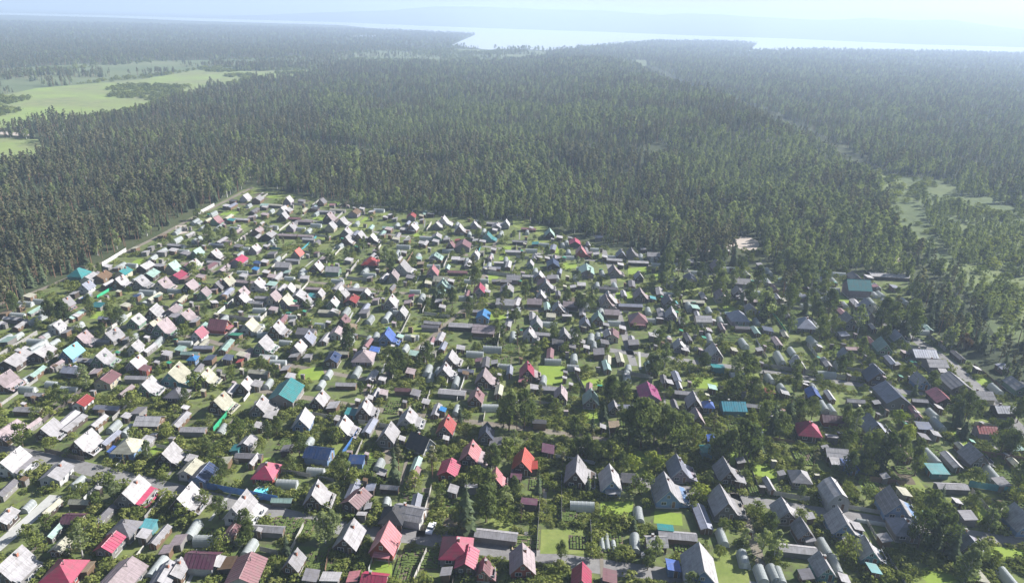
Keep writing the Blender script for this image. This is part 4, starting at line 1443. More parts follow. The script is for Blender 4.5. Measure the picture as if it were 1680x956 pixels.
FOOT = []                                     # (x, y, radius) of everything that stands in the gardens
BLD = []
NOUN = {'g': 'steep gabled house', 'v': 'gabled house with lean-to', 'b': 'low gabled house', 'h': 'hip roofed house', 'm': 'mansard house', 's': 'small shed', 'p': 'arched greenhouse', 'r': 'long low shed', 'o': 'tiny outhouse'}
NAME = {'o': 'outhouse', 's': 'shed', 'p': 'greenhouse', 'r': 'long_shed'}
CAT = {'o': 'outhouse', 's': 'shed', 'p': 'greenhouse', 'r': 'shed'}
def building(px_, py_, t, roof, size, rot, wall, roof2, phrase, rnd):
    size = round(size * float(np.interp(py_, [340, 470, 560, 640, 840, 950], [1.28, 1.22, 1.10, 1.0, .97, .92])), 2)
    if wall is None: wall = rnd.choice(['bw', 'gy', 'dk', 'dk', 'gy', 'bw', 'dk', 'gn', 'mv', 'cr', 'wh'] if t not in 'sro' else ['bw', 'gy', 'gy', 'dk', 'bw'])
    parts, wins, door, chim, dims = form(t, size, roof, wall, roof2)
    p = pix(px_, py_, dims[2] * .5)
    name = NAME.get(t, 'garden_house')
    if not phrase and t == 'g' and rnd.random() < .45: t = 'v'; parts, wins, door, chim, dims = form(t, size, roof, wall, roof2)
    if not phrase and t == 'b' and rot == 0 and rnd.random() < .3: rot = 90
    rz = R(-VDIR + rot + rnd.uniform(-5, 5))
    if t == 's' and rnd.random() < .4: rz += math.pi
    root = link(name, None, None, (p.x, p.y, .03), rz, (rnd.uniform(.94, 1.07), rnd.uniform(.94, 1.08), rnd.uniform(.92, 1.08)))
    d = math.hypot(p.x, p.y)
    made = {}
    for nm, me, par in parts:
        if d > 400 and nm in ('foundation', 'ridge_cap', 'barge_board'): continue
        if nm == 'roof_seams' and d > 330: continue
        made[nm] = link(nm, me, made.get(par, root))
        if nm == 'roof_seams': made[nm]['kind'] = 'stuff'
    near = d < 365
    if near:
        for k, x, y, z, a in wins:
            wdw = link('window', WIN[k][0], root, (x, y, z), R(a)); link('pane', WIN[k][1], wdw)
    elif wins and d < 480:
        k, x, y, z, a = wins[min(1, len(wins) - 1)]
        wdw = link('window', WIN[k][0], root, (x, y, z), R(a)); link('pane', WIN[k][1], wdw)
    if door and d < 320: link('door', DOOR, root, door[:3], R(door[3]))
    if chim and rnd.random() < .75 and d < 460: 
        pipe = rnd.random() < .5
        link('stove_pipe' if pipe else 'chimney', PIPE if pipe else CHIM, made['roof'], chim)
    if t in 'gvb' and d < 360 and ('dormer' in phrase or (not phrase and size > .9 and rnd.random() < .16)):
        ww = dims[0] if t != 'v' else 1.95 * size + .25
        aa = math.tan(R(50 if t in 'gv' else 32)); zr = dims[2]
        x0, x1 = ww * .18, ww * .62; z0 = zr - x1 * aa - .1; z1 = z0 + (x1 - x0) * aa * .62; hw_ = .62
        db, dr = MB(), MB()
        db.v = [(x0, -hw_, z0 + .1), (x1, -hw_, z0), (x1, hw_, z0), (x0, hw_, z0 + .1), (x0, -hw_, z1), (x1, -hw_, z1), (x1, hw_, z1), (x0, hw_, z1), (x0, 0, z1 + .5), (x1, 0, z1 + .5)]
        db.f = [(0, 1, 5, 4), (2, 3, 7, 6), (1, 2, 6, 9, 5), (3, 0, 4, 8, 7), (0, 3, 2, 1), (4, 5, 9, 8), (6, 7, 8, 9)]; db.m = [0] * 7
        for sy in (-1, 1): dr.slab((x0 - .2, 0, z1 + .56), (x1 + .2, 0, z1 + .56), (x1 + .2, sy * (hw_ + .15), z1 - .06), (x0 - .2, sy * (hw_ + .15), z1 - .06), .05)
        dm = link('dormer', db.mesh('dormer', WM[wall]), made['roof']); link('dormer_roof', dr.mesh('dormer_roof', RM[roof]), dm)
    if 'porch' in phrase and t not in 'v':
        col = 'ml' if 'red porch' in phrase else 'w'; pr = MB(); y = -dims[1]; xw = dims[0]
        pr.slab((-xw * .7, y - 1.7, 2.0), (xw * .8, y - 1.7, 2.0), (xw * .8, y - .02, 2.35), (-xw * .7, y - .02, 2.35), .07); link('porch_roof', pr.mesh('porch_roof', RM[col]), root)
        for xx in (-xw * .65, 0, xw * .75):
            ps = MB(); ps.box(xx - .07, xx + .07, y - 1.6, y - 1.46, 0, 1.95); link('post', ps.mesh('post', RM[col]), root)
    if 'stairs' in phrase:
        st = MB(); y = -dims[1]
        for i in range(10): st.box(dims[0] * .55, dims[0] * .55 + 1.0, y - 3.0 + i * .3, y - 2.7 + i * .3, max(0, .22 * i - .08), .22 * (i + 1))
        link('stairs', st.mesh('stairs', M_TRIM), root)
    if 'two storey' in phrase: root.scale = (1, 1, 1.55)
    root['category'] = CAT.get(t, 'house')
    FOOT.append((p.x, p.y, max(dims[0], dims[1]) * 1.15 + .5))
    BLD.append(dict(o=root, p=p, t=t, roof=roof, size=size, rot=rot, phrase=phrase, wall=wall, d=d))
    return root

_rnd = random.Random(21)
for line in TABLE.strip().split('\n'):
    left_, _, phrase = line.partition('|')
    q = left_.split()
    building(float(q[0]), float(q[1]), q[2], q[3], float(q[4]), float(q[5]) if len(q) > 5 else 0, q[6] if len(q) > 6 else None, q[7] if len(q) > 7 else None, phrase, _rnd)

def clutter():
    '''the small sheds, privies and greenhouses that fill the plots between the houses'''
    rc = random.Random(77); n = 0; poly = VILLAGE
    want = {'g': 34, 'b': 22, 's': 34, 'p': 215, 'r': 215, 'o': 285}
    bag = [k for k, v in want.items() for _ in range(v)]; rc.shuffle(bag)
    tries = 0
    while bag and tries < 30000:
        tries += 1
        q = (rc.uniform(-10, W0 + 10), 335 + 560 * rc.random() ** 1.35); p = pix(*q)
        if not inpoly(p.x, p.y, poly) or any((p.x - a) ** 2 + (p.y - b_) ** 2 < (c + 1.2) ** 2 for a, b_, c in FOOT): continue
        if any(strip_dist(np.array([p.x]), np.array([p.y]), P(l))[0] < 4.5 for l in LANES_PX): continue
        if q[1] > 680 and (rc.random() < .6 or 690 < q[0] < 1230): continue
        if abs(q[0] - 707) < 40 and abs(q[1] - 866) < 30: continue
        k = bag.pop()
        if k == 'p' and q[1] > 640: bag.insert(0, k); continue
        if k in 'gb' and q[1] > 560: bag.insert(0, k); continue
        building(q[0], q[1], k, rc.choice(['w', 'w', 'lg', 'lg', 'mg', 'pp', 'cr', 'ml', 'gb', 'mt'] if k != 'o' else ['w', 'lg', 'mg', 'cr', 'bw', 'gn', 'pp']), rc.uniform(.6, 1.0) if k not in 'gb' else rc.uniform(.8, 1.05), rc.choice([0, 0, 90]) if k not in 'gb' else 0, None, None, '', rc)
LANES_PX = [[(-160, 700), (0, 736), (200, 782), (424, 835), (600, 873), (690, 881), (950, 924), (1250, 968)], [(1010, 783), (1209, 818), (1400, 847), (1640, 884)], [(1000, 574), (1237, 607), (1500, 645)], [(1450, 530), (1560, 596), (1700, 730)], [(-60, 945), (55, 846), (92, 812)], [(50, 482), (250, 393), (415, 307)]]
clutter()

# ------------------------------------------------------------------ words that single each one out
USED = set()
LANDMARKS = [(b['phrase'], b['p']) for b in BLD if b['phrase']]
STOPS = {'with', 'in', 'at', 'by', 'beside', 'behind', 'below', 'above', 'on', 'under', 'near', 'among', 'between', 'before', 'along', 'alone', 'over', 'without', 'toward'}
def cut_short(ph):
    w = ph.split()
    for i, x in enumerate(w):
        if x in STOPS and i >= 2: return ' '.join(w[:i])
    return ph
_c = {}
for ph, _ in LANDMARKS: _c.setdefault(cut_short(ph), []).append(ph)
SHORT = {ph: cut_short(ph) if len(_c[cut_short(ph)]) == 1 else ph for ph, _ in LANDMARKS}
def relation(p, q):
    dx, dy = p.x - q.x, p.y - q.y; d = math.hypot(dx, dy)
    if abs(dx) > 1.3 * abs(dy): r = 'beside'
    else: r = 'behind' if dy > 0 else 'in front of'
    return ('close ' if d < 13 and r != 'in front of' else 'just ' if d < 13 else 'a plot away ' if d > 29 and r == 'beside' else 'well ' if d > 29 else '') + r
def place_words(desc, p, skip=None):
    """desc plus what it stands by, in words no other thing has"""
    near = sorted(((q - p).length, ph, q) for ph, q in LANDMARKS if ph != skip)[:16]
    tries = [f'{desc} {relation(p, q)} the {ph}' for _, ph, q in near[:2]] + [f'{desc} {relation(p, q)} the {SHORT[ph]}' for _, ph, q in near[:4]]
    short = lambda ph: SHORT[ph]
    for i in range(8):
        for j in range(16):
            if j < len(near) and i != j: tries.append(f'{desc} {relation(p, near[i][2])} the {short(near[i][1])}, toward the {short(near[j][1])}')
    for t in tries:
        if t.lower() not in USED and len(t.replace('-', ' ').split()) <= 16:
            USED.add(t.lower()); return t
    for t in tries:
        if t.lower() not in USED: USED.add(t.lower()); print('long', t); return t
    print('repeat', tries[0]); return tries[0]
for b in BLD:
    b['o']['group'] = {'s': 'sheds in the garden plots', 'p': 'arched greenhouses in the gardens', 'r': 'long sheds in the gardens', 'o': 'outhouses in the gardens'}.get(b['t'], 'houses of the garden settlement')
    if b['phrase']:
        b['o']['label'] = b['phrase']; USED.add(b['phrase'].lower()); continue
for b in BLD:
    if b['phrase']: continue
    size = 'tiny ' if b['size'] < .65 and b['t'] in 'sp' else 'large ' if b['size'] > 1.25 else ''
    desc = (size + (ROOF[b['roof']][2] + ' ' if b['roof'] in ROOF else 'white ') + NOUN[b['t']]).strip()
    if b['t'] in 'gvbhm': desc = desc.replace('house with lean-to', 'lean-to house')
    b['o']['label'] = place_words(desc, b['p'])
for b in BLD:
    if 'diamond window and' in b['phrase']:
        g = MB(); l = 4.6 * 1.25 + .7
        g.prism([(-1.05, 2.9), (0, 1.2), (1.05, 2.9), (0, 5.0)], -l/2 - .05, -l/2 - .01); link('gable_window', g.mesh('gable_window', M_PANE), b['o'])

for t, what, where in FOREST_TREES:           # those that nothing tells apart share their words and their group
    _d, ph = min(((q - t.location).length, s) for s, q in LANDMARKS)
    t['label'] = f'{what} {where} the {SHORT[ph]}'; t['group'] = f'{what.replace("birch", "birche").replace("leafy ", "")}s {where} the {SHORT[ph]}'
    USED.add(t['label'].lower())

# ------------------------------------------------------------------ lanes and paths
def ribbon(name, pts, width, z, mat, kind='structure'):
    pts = [Vector((p[0], p[1], 0)) for p in pts]
    L, Rr = [], []
    for i, p in enumerate(pts):
        d = (pts[min(i + 1, len(pts) - 1)] - pts[max(i - 1, 0)]).normalized(); n = Vector((-d.y, d.x, 0)) * width / 2
        L.append((p + n).to_tuple()); Rr.append((p - n).to_tuple())
    v = [(a[0], a[1], z) for a in L] + [(a[0], a[1], z) for a in Rr]; n = len(pts)
    f = [(i, n + i, n + i + 1, i + 1) for i in range(n - 1)]
    me = bpy.data.meshes.new(name); me.from_pydata(v, [], f); me.materials.append(mat)
    o = link(name, me); o['kind'] = kind
    return o
LANES = [
 ([(-160, 700), (0, 736), (60, 749), (200, 782), (320, 812), (424, 835), (514, 856), (600, 873), (690, 881), (830, 905), (950, 924), (1100, 944), (1250, 968)], 5.0, M_LANE),
 ([(1010, 783), (1100, 800), (1209, 818), (1300, 832), (1400, 847), (1520, 866), (1640, 884), (1800, 905)], 4.2, M_LANE),
 ([(1000, 574), (1120, 591), (1237, 607), (1400, 629), (1500, 645), (1560, 652)], 3.8, M_LANE),
 ([(-60, 945), (0, 893), (55, 846), (92, 812)], 3.6, M_CONCROAD),
 ([(-40, 512), (50, 482), (130, 449), (190, 421), (250, 393), (335, 348), (415, 307)], 2.8, M_DIRT),
 ([(1450, 530), (1500, 556), (1560, 596), (1620, 651), (1700, 730), (1800, 830)], 5.0, M_LANE),
 ([(1203, 806), (1222, 850), (1238, 893), (1250, 930)], 2.6, M_DIRT),
 ([(700, 800), (694, 850), (690, 880)], 2.4, M_DIRT),
 ([(640, 760), (600, 640), (700, 560), (770, 500), (800, 440), (815, 390)], 2.2, M_DIRT),
 ([(1040, 600), (1016, 520), (1005, 450), (990, 410)], 3.0, M_LANE),
 ([(420, 640), (520, 655), (640, 675), (760, 690), (880, 705), (1000, 722)], 2.8, M_DIRT),
 ([(200, 535), (330, 555), (480, 600), (600, 622)], 2.6, M_DIRT),
 ([(300, 440), (420, 452), (560, 468), (720, 488), (900, 512)], 2.6, M_DIRT),
 ([(500, 360), (640, 385), (800, 405), (950, 425), (1100, 440), (1250, 462)], 2.6, M_LANE),
]
for pts, w, m in LANES:
    ribbon('lane' if m is not M_DIRT or w == 2.8 else 'path', P(pts), w, .05, m)
LANE_LINES = [(P(pts), w) for pts, w, m in LANES]
def on_lane(x, y, r=.6): return any(strip_dist(np.array([x]), np.array([y]), l)[0] < w / 2 + r for l, w in LANE_LINES)
def on_house(x, y, r=.3):
    F = np.array(FOOT)
    return bool((((F[:, 0] - x) ** 2 + (F[:, 1] - y) ** 2) < (F[:, 2] + r) ** 2).any())
sheet('sand', P([(288, 371), (306, 369), (310, 382), (286, 386)]), .07, M_SAND)

# ------------------------------------------------------------------ plots: lawns, beds in rows, fences
VD = Vector((math.sin(R(3)), math.cos(R(3)), 0)); UD = Vector((math.sin(R(104)), math.cos(R(104)), 0))
O0 = pix(690, 885)
def uv(u, v): return O0 + UD * u + VD * v
rg = random.Random(4)
def crop_bed(c, w, l, rz, rows_along=True):
    """a bed of earth drawn up in rows with green tops"""
    mb = MB(); n = max(3, int(w / .7))
    for i in range(n):
        x = -w / 2 + w * (i + .5) / n; g = rg.uniform(.22, .32); hh = rg.uniform(.14, .30)
        mb.v += []; 
        mb.prism([(x - .30, .012), (x + .30, .012), (x + .12, hh * .6), (x - .12, hh * .6)], -l / 2, l / 2, 0)
        y = -l / 2
        while y < l / 2 - .3:
            k = rg.uniform(.3, .9)
            if rg.random() < .86: mb.box(x - g, x + g, y, min(l / 2, y + k), hh * .5, hh + rg.uniform(.02, .18), 1)
            y += k + rg.uniform(0.02, .15)
    mb.face([(-w/2 - .2, -l/2 - .2, .008), (w/2 + .2, -l/2 - .2, .008), (w/2 + .2, l/2 + .2, .008), (-w/2 - .2, l/2 + .2, .008)], 0)
    o = link('garden_bed', mb.mesh('garden_bed', [M_SOIL, M_CROP]), None, (c.x, c.y, .075), rz)
    o['kind'] = 'structure'
def quad_sheet(name, c, w, l, rz, z, mat):
    """a ragged-edged patch"""
    pts = []
    for i in range(14):
        a = 2 * math.pi * i / 14; k = 1 / max(abs(math.cos(a)), abs(math.sin(a)))
        k = min(k, 1.25) * rg.uniform(.9, 1.06)
        x, y = math.cos(a) * k * w / 2, math.sin(a) * k * l / 2
        pts.append((c.x + x * math.cos(rz) - y * math.sin(rz), c.y + x * math.sin(rz) + y * math.cos(rz)))
    sheet(name, pts, z, mat)

FENCE_MATS = {'grey': plain_mat('weathered_fence_boards', (.30, .285, .265), .9), 'brown': plain_mat('brown_fence_boards', (.20, .125, .08), .9), 'white': plain_mat('white_fence_paint', (.50, .49, .47), .7),
  'blue': plain_mat('blue_fence_sheet', (.06, .16, .40), .5), 'green': plain_mat('green_fence_sheet', (.04, .34, .17), .5), 'teal': plain_mat('teal_fence_sheet', (.08, .30, .34), .5), 'dark': plain_mat('dark_fence_boards', (.10, .085, .075), .9), 'pale': plain_mat('pale_fence_boards', (.42, .40, .36), .85)}
PANEL = {}
def panel(color, h):
    k = (color, h)
    if k not in PANEL:
        mb = MB(); r2 = random.Random(hash(k) % 999)
        n = 10
        for i in range(n):
            x = 2.4 * i / n; mb.box(x + .012, x + 2.4 / n - .012, -.012, .012, .08, h - r2.uniform(0, .05))
        mb.box(0, 2.4, .012, .05, .35, .43); mb.box(0, 2.4, .012, .05, h - .45, h - .37)
        pm = MB(); pm.box(-.045, .045, .0125, .10, -.1, h + .03)
        PANEL[k] = (mb.mesh('fence_panel', FENCE_MATS[color]), pm.mesh('post', FENCE_MATS['dark' if color != 'white' else 'pale']))
    return PANEL[k]
N_FENCE = 0
def fence(a, b, color, h, label=None, group='garden fences', check=True, ph=None):
    global N_FENCE
    a, b = Vector(a), Vector(b); L = (b - a).length; n = int(L / 2.4)
    if n < 2: return
    d = (b - a).normalized(); ok = []
    for i in range(n):
        c = a + d * 2.4 * (i + .5)
        ok.append(not check or not (on_house(c.x, c.y, -.9) or on_lane(c.x, c.y, .1)))
    if sum(ok) < 3: return
    mid = (a + b) / 2; dist = math.hypot(mid.x, mid.y)
    rz = math.atan2(d.y, d.x)
    root = link('fence', None, None, (a.x, a.y, .03), rz)
    pan, post = panel(color, h)
    if dist < 285 or n > 14:
        for i in range(n):
            if ok[i]:
                link('fence_panel', pan, root, (2.4 * i, rg.uniform(-.02, .02), rg.uniform(-.03, .02))); link('post', post, root, (2.4 * i, 0, 0))
    else:
        mb = MB(); pb = MB(); i = 0
        for i in range(n):
            if ok[i]:
                mb.box(2.4 * i + .02, 2.4 * i + 2.38, -.015, .015, .06, h + rg.uniform(-.04, .04)); pb.box(2.4 * i - .05, 2.4 * i + .05, .016, .10, -.1, h + .05)
        link('fence_board_wall', mb.mesh('fence_board_wall', FENCE_MATS[color]), root); link('post_row', pb.mesh('post_row', FENCE_MATS['dark']), root)
    for i in range(n):
        c = a + d * 2.4 * (i + .5)
        if ok[i]: FENCE_PTS.append((c.x, c.y))
    N_FENCE += 1
    tag(root, label or place_words(f'{color} board fence', mid), 'fence', group)
    return root
FENCE_PTS = []
HERO_FENCES = [
 ([(313, 797), (462, 825)], 'blue', 2.2, 'long bright blue fence along the grey lane'), ([(559, 752), (591, 707)], 'blue', 1.8, 'blue fence between two lawns by the navy house'),
 ([(351, 709), (387, 667)], 'green', 2.0, 'vivid green fence beside the cream roofed house'), ([(1588, 798), (1690, 815)], 'teal', 2.2, 'teal fence by the road at the lower corner'),
 ([(1608, 748), (1690, 760)], 'brown', 2.1, 'brown fence behind the bluish roof near the boundary'), ([(168, 437), (210, 411)], 'white', 2.0, 'white fence along the boundary lane by the forest'),
 ([(326, 352), (354, 337)], 'white', 2.0, 'short white fence at the forest edge near the village tip'), ([(880, 912), (887, 795)], 'pale', 1.8, 'tall pale fence beside the long green garden'),
 ([(971, 912), (968, 850)], 'white', 1.5, 'thin white fence between two green gardens'), ([(74, 742), (142, 758)], 'dark', 1.7, 'dark picket fence along the lane before white house'),
 ([(1237, 601), (1470, 634)], 'grey', 1.9, 'long grey fence along the upper garden lane'), ([(692, 858), (709, 797)], 'pale', 1.5, 'pale fence beside the rows of the kitchen garden'),
 ([(540, 905), (532, 950)], 'brown', 1.5, 'brown fence beside the potato rows'), ([(700, 905), (678, 956)], 'pale', 1.5, 'pale fence beside the crimson double roofed house'),
 ([(1425, 790), (1490, 798)], 'brown', 1.9, 'brown fence behind the big grey house'), ([(75, 775), (205, 803)], 'pale', 1.2, 'low pale fence on the near side of the lane'),
 ([(770, 600), (748, 664)], 'white', 1.6, 'white fence slanting beside the mauve pink house'), ([(1000, 640), (1125, 655)], 'dark', 1.6, 'dark fence behind the magenta roof'), ([(958, 640), (936, 600)], 'grey', 1.6, 'grey fence beside the bright lawn and brown path'),
]
for pts, c, h, lab in HERO_FENCES:
    q = P(pts)
    FOOT_BACKUP = None
    fence((*q[0], 0), (*q[1], 0), c, h, lab, 'garden fences', check=False)
    USED.add(lab.lower())
LAWNS = [([(603, 919), (642, 919), (645, 950), (600, 952)], M_LAWN), ([(985, 822), (1040, 822), (1035, 848), (985, 846)], M_LAWN), ([(1074, 838), (1118, 842), (1120, 862), (1072, 858)], M_LAWN),
 ([(888, 868), (965, 868), (968, 908), (886, 908)], M_LAWN2), ([(884, 600), (928, 600), (926, 632), (882, 630)], M_LAWN), ([(500, 885), (436, 852), (460, 845), (520, 862)], M_LAWN2), ([(800, 850), (842, 850), (842, 878), (800, 872)], M_LAWN2),
 ([(1170, 905), (1225, 905), (1230, 960), (1175, 960)], M_LAWN2), ([(1625, 895), (1680, 900), (1690, 920), (1622, 918)], M_LAWN), ([(1562, 705), (1590, 715), (1600, 735), (1570, 736)], M_LAWN), ([(1597, 830), (1630, 828), (1620, 855), (1604, 860)], M_LAWN),
 ([(400, 752), (450, 750), (455, 765), (405, 770)], M_LAWN), ([(245, 735), (285, 720), (282, 738), (246, 752)], M_LAWN), ([(560, 745), (610, 740), (620, 762), (570, 770)], M_LAWN), ([(488, 608), (528, 600), (535, 622), (490, 625)], M_LAWN),
 ([(668, 535), (700, 530), (705, 548), (662, 550)], M_LAWN2), ([(1030, 440), (1060, 438), (1062, 450), (1030, 452)], M_LAWN), ([(1068, 447), (1082, 446), (1084, 458), (1066, 458)], M_LAWN), ([(1010, 480), (1035, 478), (1038, 492), (1008, 494)], M_LAWN),
 ([(1140, 485), (1205, 487), (1205, 500), (1135, 500)], M_LAWN2), ([(895, 405), (915, 404), (918, 416), (892, 416)], M_LAWN), ([(825, 405), (838, 404), (840, 414), (826, 416)], M_LAWN), ([(1360, 568), (1385, 570), (1388, 582), (1362, 582)], M_LAWN),
 ([(570, 365), (612, 364), (616, 378), (568, 380)], M_LAWN2), ([(0, 670), (60, 668), (90, 690), (20, 700)], M_LAWN2), ([(1355, 650), (1375, 650), (1378, 664), (1352, 664)], M_LAWN2), ([(840, 352), (900, 372), (890, 388), (842, 372)], M_LAWN2)]
for pts, m in LAWNS: sheet('lawn', P(pts), .062, m)
BEDS = [(478, 866, 9, 6, 0), (529, 929, 7, 7.5, 0), (662, 935, 3.4, 8, 0), (745, 826, 5.5, 6.5, 90), (860, 890, 3.6, 6, 90), (678, 818, 4.5, 6, 90), (1256, 806, 8, 4, 0), (1198, 556, 8, 7, 90), (1005, 890, 4, 6, 0), (1120, 892, 4, 5, 0), (600, 770, 8, 5, 90), (930, 845, 7, 4, 90),
 (1320, 752, 5, 6, 0), (1440, 805, 5, 5, 0), (830, 595, 3, 9, 0), (255, 560, 4, 8, 0), (645, 668, 4, 7, 0), (330, 880, 3, 5, 0), (1540, 743, 7, 4, 90), (1650, 785, 7, 4, 90), (950, 890, 4, 4, 0)]
for x, y, w, l, a in BEDS: crop_bed(pix(x, y), w * 1.2, l * 1.2, R(-VDIR + a))

PATCHES = []
gu, gv = 20.5, 30.0
for iu in range(-22, 23):
    for iv in range(-5, 16):
        c = uv(iu * gu + (iv % 2) * 5, iv * gv)
        if not inpoly(c.x, c.y, VILLAGE): continue
        pr = project(c)
        if pr is None or not (-220 < pr[0] < W0 + 220 and pr[1] < H0 + 130): continue
        for _ in range(rg.randint(4, 7)):
            q = c + UD * rg.uniform(-gu * .42, gu * .42) + VD * rg.uniform(-gv * .42, gv * .42)
            w, l = rg.uniform(3.5, 7.5), rg.uniform(5, 10.5)
            if on_house(q.x, q.y, max(w, l) * .38) or on_lane(q.x, q.y, max(w, l) * .5) or not inpoly(q.x, q.y, VILLAGE): continue
            PATCHES.append((q.x, q.y, min(w, l) * .52))
            k = rg.random() * (1 if pr[2] < 380 else .96)
            rz = R(-VDIR + rg.choice([0, 0, 90]) + rg.uniform(-4, 4))
            if k < .42:
                if pr[2] < 400: crop_bed(q, w, l, rz)
                else: quad_sheet('garden_bed', q, w, l, rz, .06, rg.choice([M_SOIL, M_CROP]))
            elif k < .66 and (pr[2] < 380 or k < .52): quad_sheet('lawn', q, w * 1.4, l * 1.2, rz, .045 + rg.uniform(0, .004), M_LAWN)
            elif k < .86: quad_sheet('lawn', q, w * 1.5, l * 1.2, rz, .036 + rg.uniform(0, .004), M_LAWN2)
            else: quad_sheet('bare_ground', q, w * .8, l * .8, rz, .055 + rg.uniform(0, .003), rg.choice([M_DIRT, M_SOIL]))
        if rg.random() < .5:
            e = c + UD * (gu * .5)
            ribbon('path', [e + UD * rg.uniform(-6, -3) - VD * rg.uniform(6, 11), e + UD * rg.uniform(-6, -3) + VD * rg.uniform(4, 11)], rg.uniform(.6, 1.0), .085, rg.choice([M_CONCROAD, M_DIRT, M_LANE]))
        col = rg.choices(['grey', 'brown', 'pale', 'white', 'dark', 'green', 'teal', 'blue'], [40, 14, 22, 8, 12, 2, 2, 1.2])[0]; hh = rg.choice([1.2, 1.4, 1.6, 1.8])
        if not (pr[0] > -60 and pr[0] < W0 + 60 and pr[1] < H0 + 30): continue
        if pr[2] > 330 and col in ('white', 'blue', 'green'): col = 'grey'
        e = c + UD * gu * .5
        if rg.random() < .62: fence(e - VD * gv * .46, e + VD * gv * rg.uniform(.1, .46), col, hh)
        if rg.random() < .46: e = c - VD * gv * .5; fence(e - UD * gu * .46, e + UD * gu * rg.uniform(.1, .46), rg.choice([col, 'grey', 'pale']), hh)

# ------------------------------------------------------------------ things in the gardens
def pool():
    c = pix(431, 808, .5); t = link('garden_pool', None, None, (c.x, c.y, .05))
    tag(t, 'round blue garden pool with turquoise water by crimson roof', 'pool')
    r, h, n = 2.4, 1.0, 28; mb = MB()
    ring = lambda rr, z: [(math.cos(2 * math.pi * i / n) * rr, math.sin(2 * math.pi * i / n) * rr, z) for i in range(n)]
    a, b, c2, d = ring(r, 0), ring(r, h), ring(r - .08, h), ring(r - .08, .1)
    for i in range(n):
        j = (i + 1) % n
        mb.face([a[i], a[j], b[j], b[i]]); mb.face([b[i], b[j], c2[j], c2[i]]); mb.face([c2[i], c2[j], d[j], d[i]])
    link('pool_wall', mb.mesh('pool_wall', FENCE_MATS['blue']), t)
    wm, nt, out = nodes_of('pool_water'); principled(nt, out, (.16, .62, .70), .1, .5)
    mb = MB(); mb.face(ring(r - .085, h - .15)); link('water', mb.mesh('water', wm), t)
    rm = MB()
    for i in range(n):
        j = (i + 1) % n; rm.cone(Vector(ring(r - .04, h)[i]), Vector(ring(r - .04, h)[j]), .06, .06, 5)
    link('rim', rm.mesh('rim', M_TRIM), t); FOOT.append((c.x, c.y, 2.6))
pool()
M_CARPAINT, M_TYRE = glass_like('white_car_paint', (.78, .78, .79), .25), plain_mat('tyre_rubber', (.03, .03, .03), .9)
def car(px_, py_, rz, label):
    c = pix(px_, py_, .6); t = link('parked_car', None, None, (c.x, c.y, .06), rz); tag(t, label, 'car')
    prof = [(-2.1, .35), (2.1, .35), (2.12, .75), (1.95, .88), (1.1, .96), (.55, 1.42), (-.95, 1.46), (-1.7, .98), (-2.05, .92), (-2.15, .7)]
    mb = MB(); k = 0; w = .84; n = len(prof)
    ws = [w, w, w, w, w, w * .82, w * .82, w, w, w]
    mb.v = [(-ws[i], y, z) for i, (y, z) in enumerate(prof)] + [(ws[i], y, z) for i, (y, z) in enumerate(prof)]
    mb.f = [tuple(range(n)), tuple(2 * n - 1 - i for i in range(n))] + [(i, n + i, n + (i + 1) % n, (i + 1) % n) for i in range(n)]; mb.m = [0] * len(mb.f)
    link('body', mb.mesh('body', M_CARPAINT), t)
    g = MB(); g.slab((-.66, .60, 1.40), (.66, .60, 1.40), (.72, 1.06, 1.0), (-.72, 1.06, 1.0), -.02); link('windscreen', g.mesh('windscreen', M_PANE), t)
    g = MB(); g.slab((-.66, -1.0, 1.44), (.66, -1.0, 1.44), (.72, -1.62, 1.03), (-.72, -1.62, 1.03), -.02); link('rear_window', g.mesh('rear_window', M_PANE), t)
    for sx in (-1, 1):
        g = MB(); g.face([(sx * .855, .95, 1.0), (sx * .725, .50, 1.39), (sx * .725, -.9, 1.42), (sx * .855, -1.5, 1.02)]); link('side_window', g.mesh('side_window', M_PANE), t)
        for y in (1.3, -1.3):
            wh = MB(); wh.cone((sx * .70, y, .32), (sx * .89, y, .32), .32, .32, 14); wh.face([(sx * .891, y + .32 * math.cos(2 * math.pi * i / 14), .32 + .32 * math.sin(2 * math.pi * i / 14)) for i in range(14)])
            o = link('wheel', wh.mesh('wheel', M_TYRE), t)
            rm = MB(); rm.face([(sx * .9, y + .19 * math.cos(2 * math.pi * i / 12), .32 + .19 * math.sin(2 * math.pi * i / 12)) for i in range(12)]); link('rim', rm.mesh('rim', M_HOOP), o)
        hl = MB(); hl.box(sx * .5 - .16, sx * .5 + .16, 2.10, 2.135, .6, .75); link('headlight', hl.mesh('headlight', M_TRIM), t)
    FOOT.append((c.x, c.y, 2.2))
car(707, 866, R(170), 'white car parked on the lane by the white barn')
M_YWOOD = plain_mat('new_yellow_boards', (.58, .46, .26), .8)
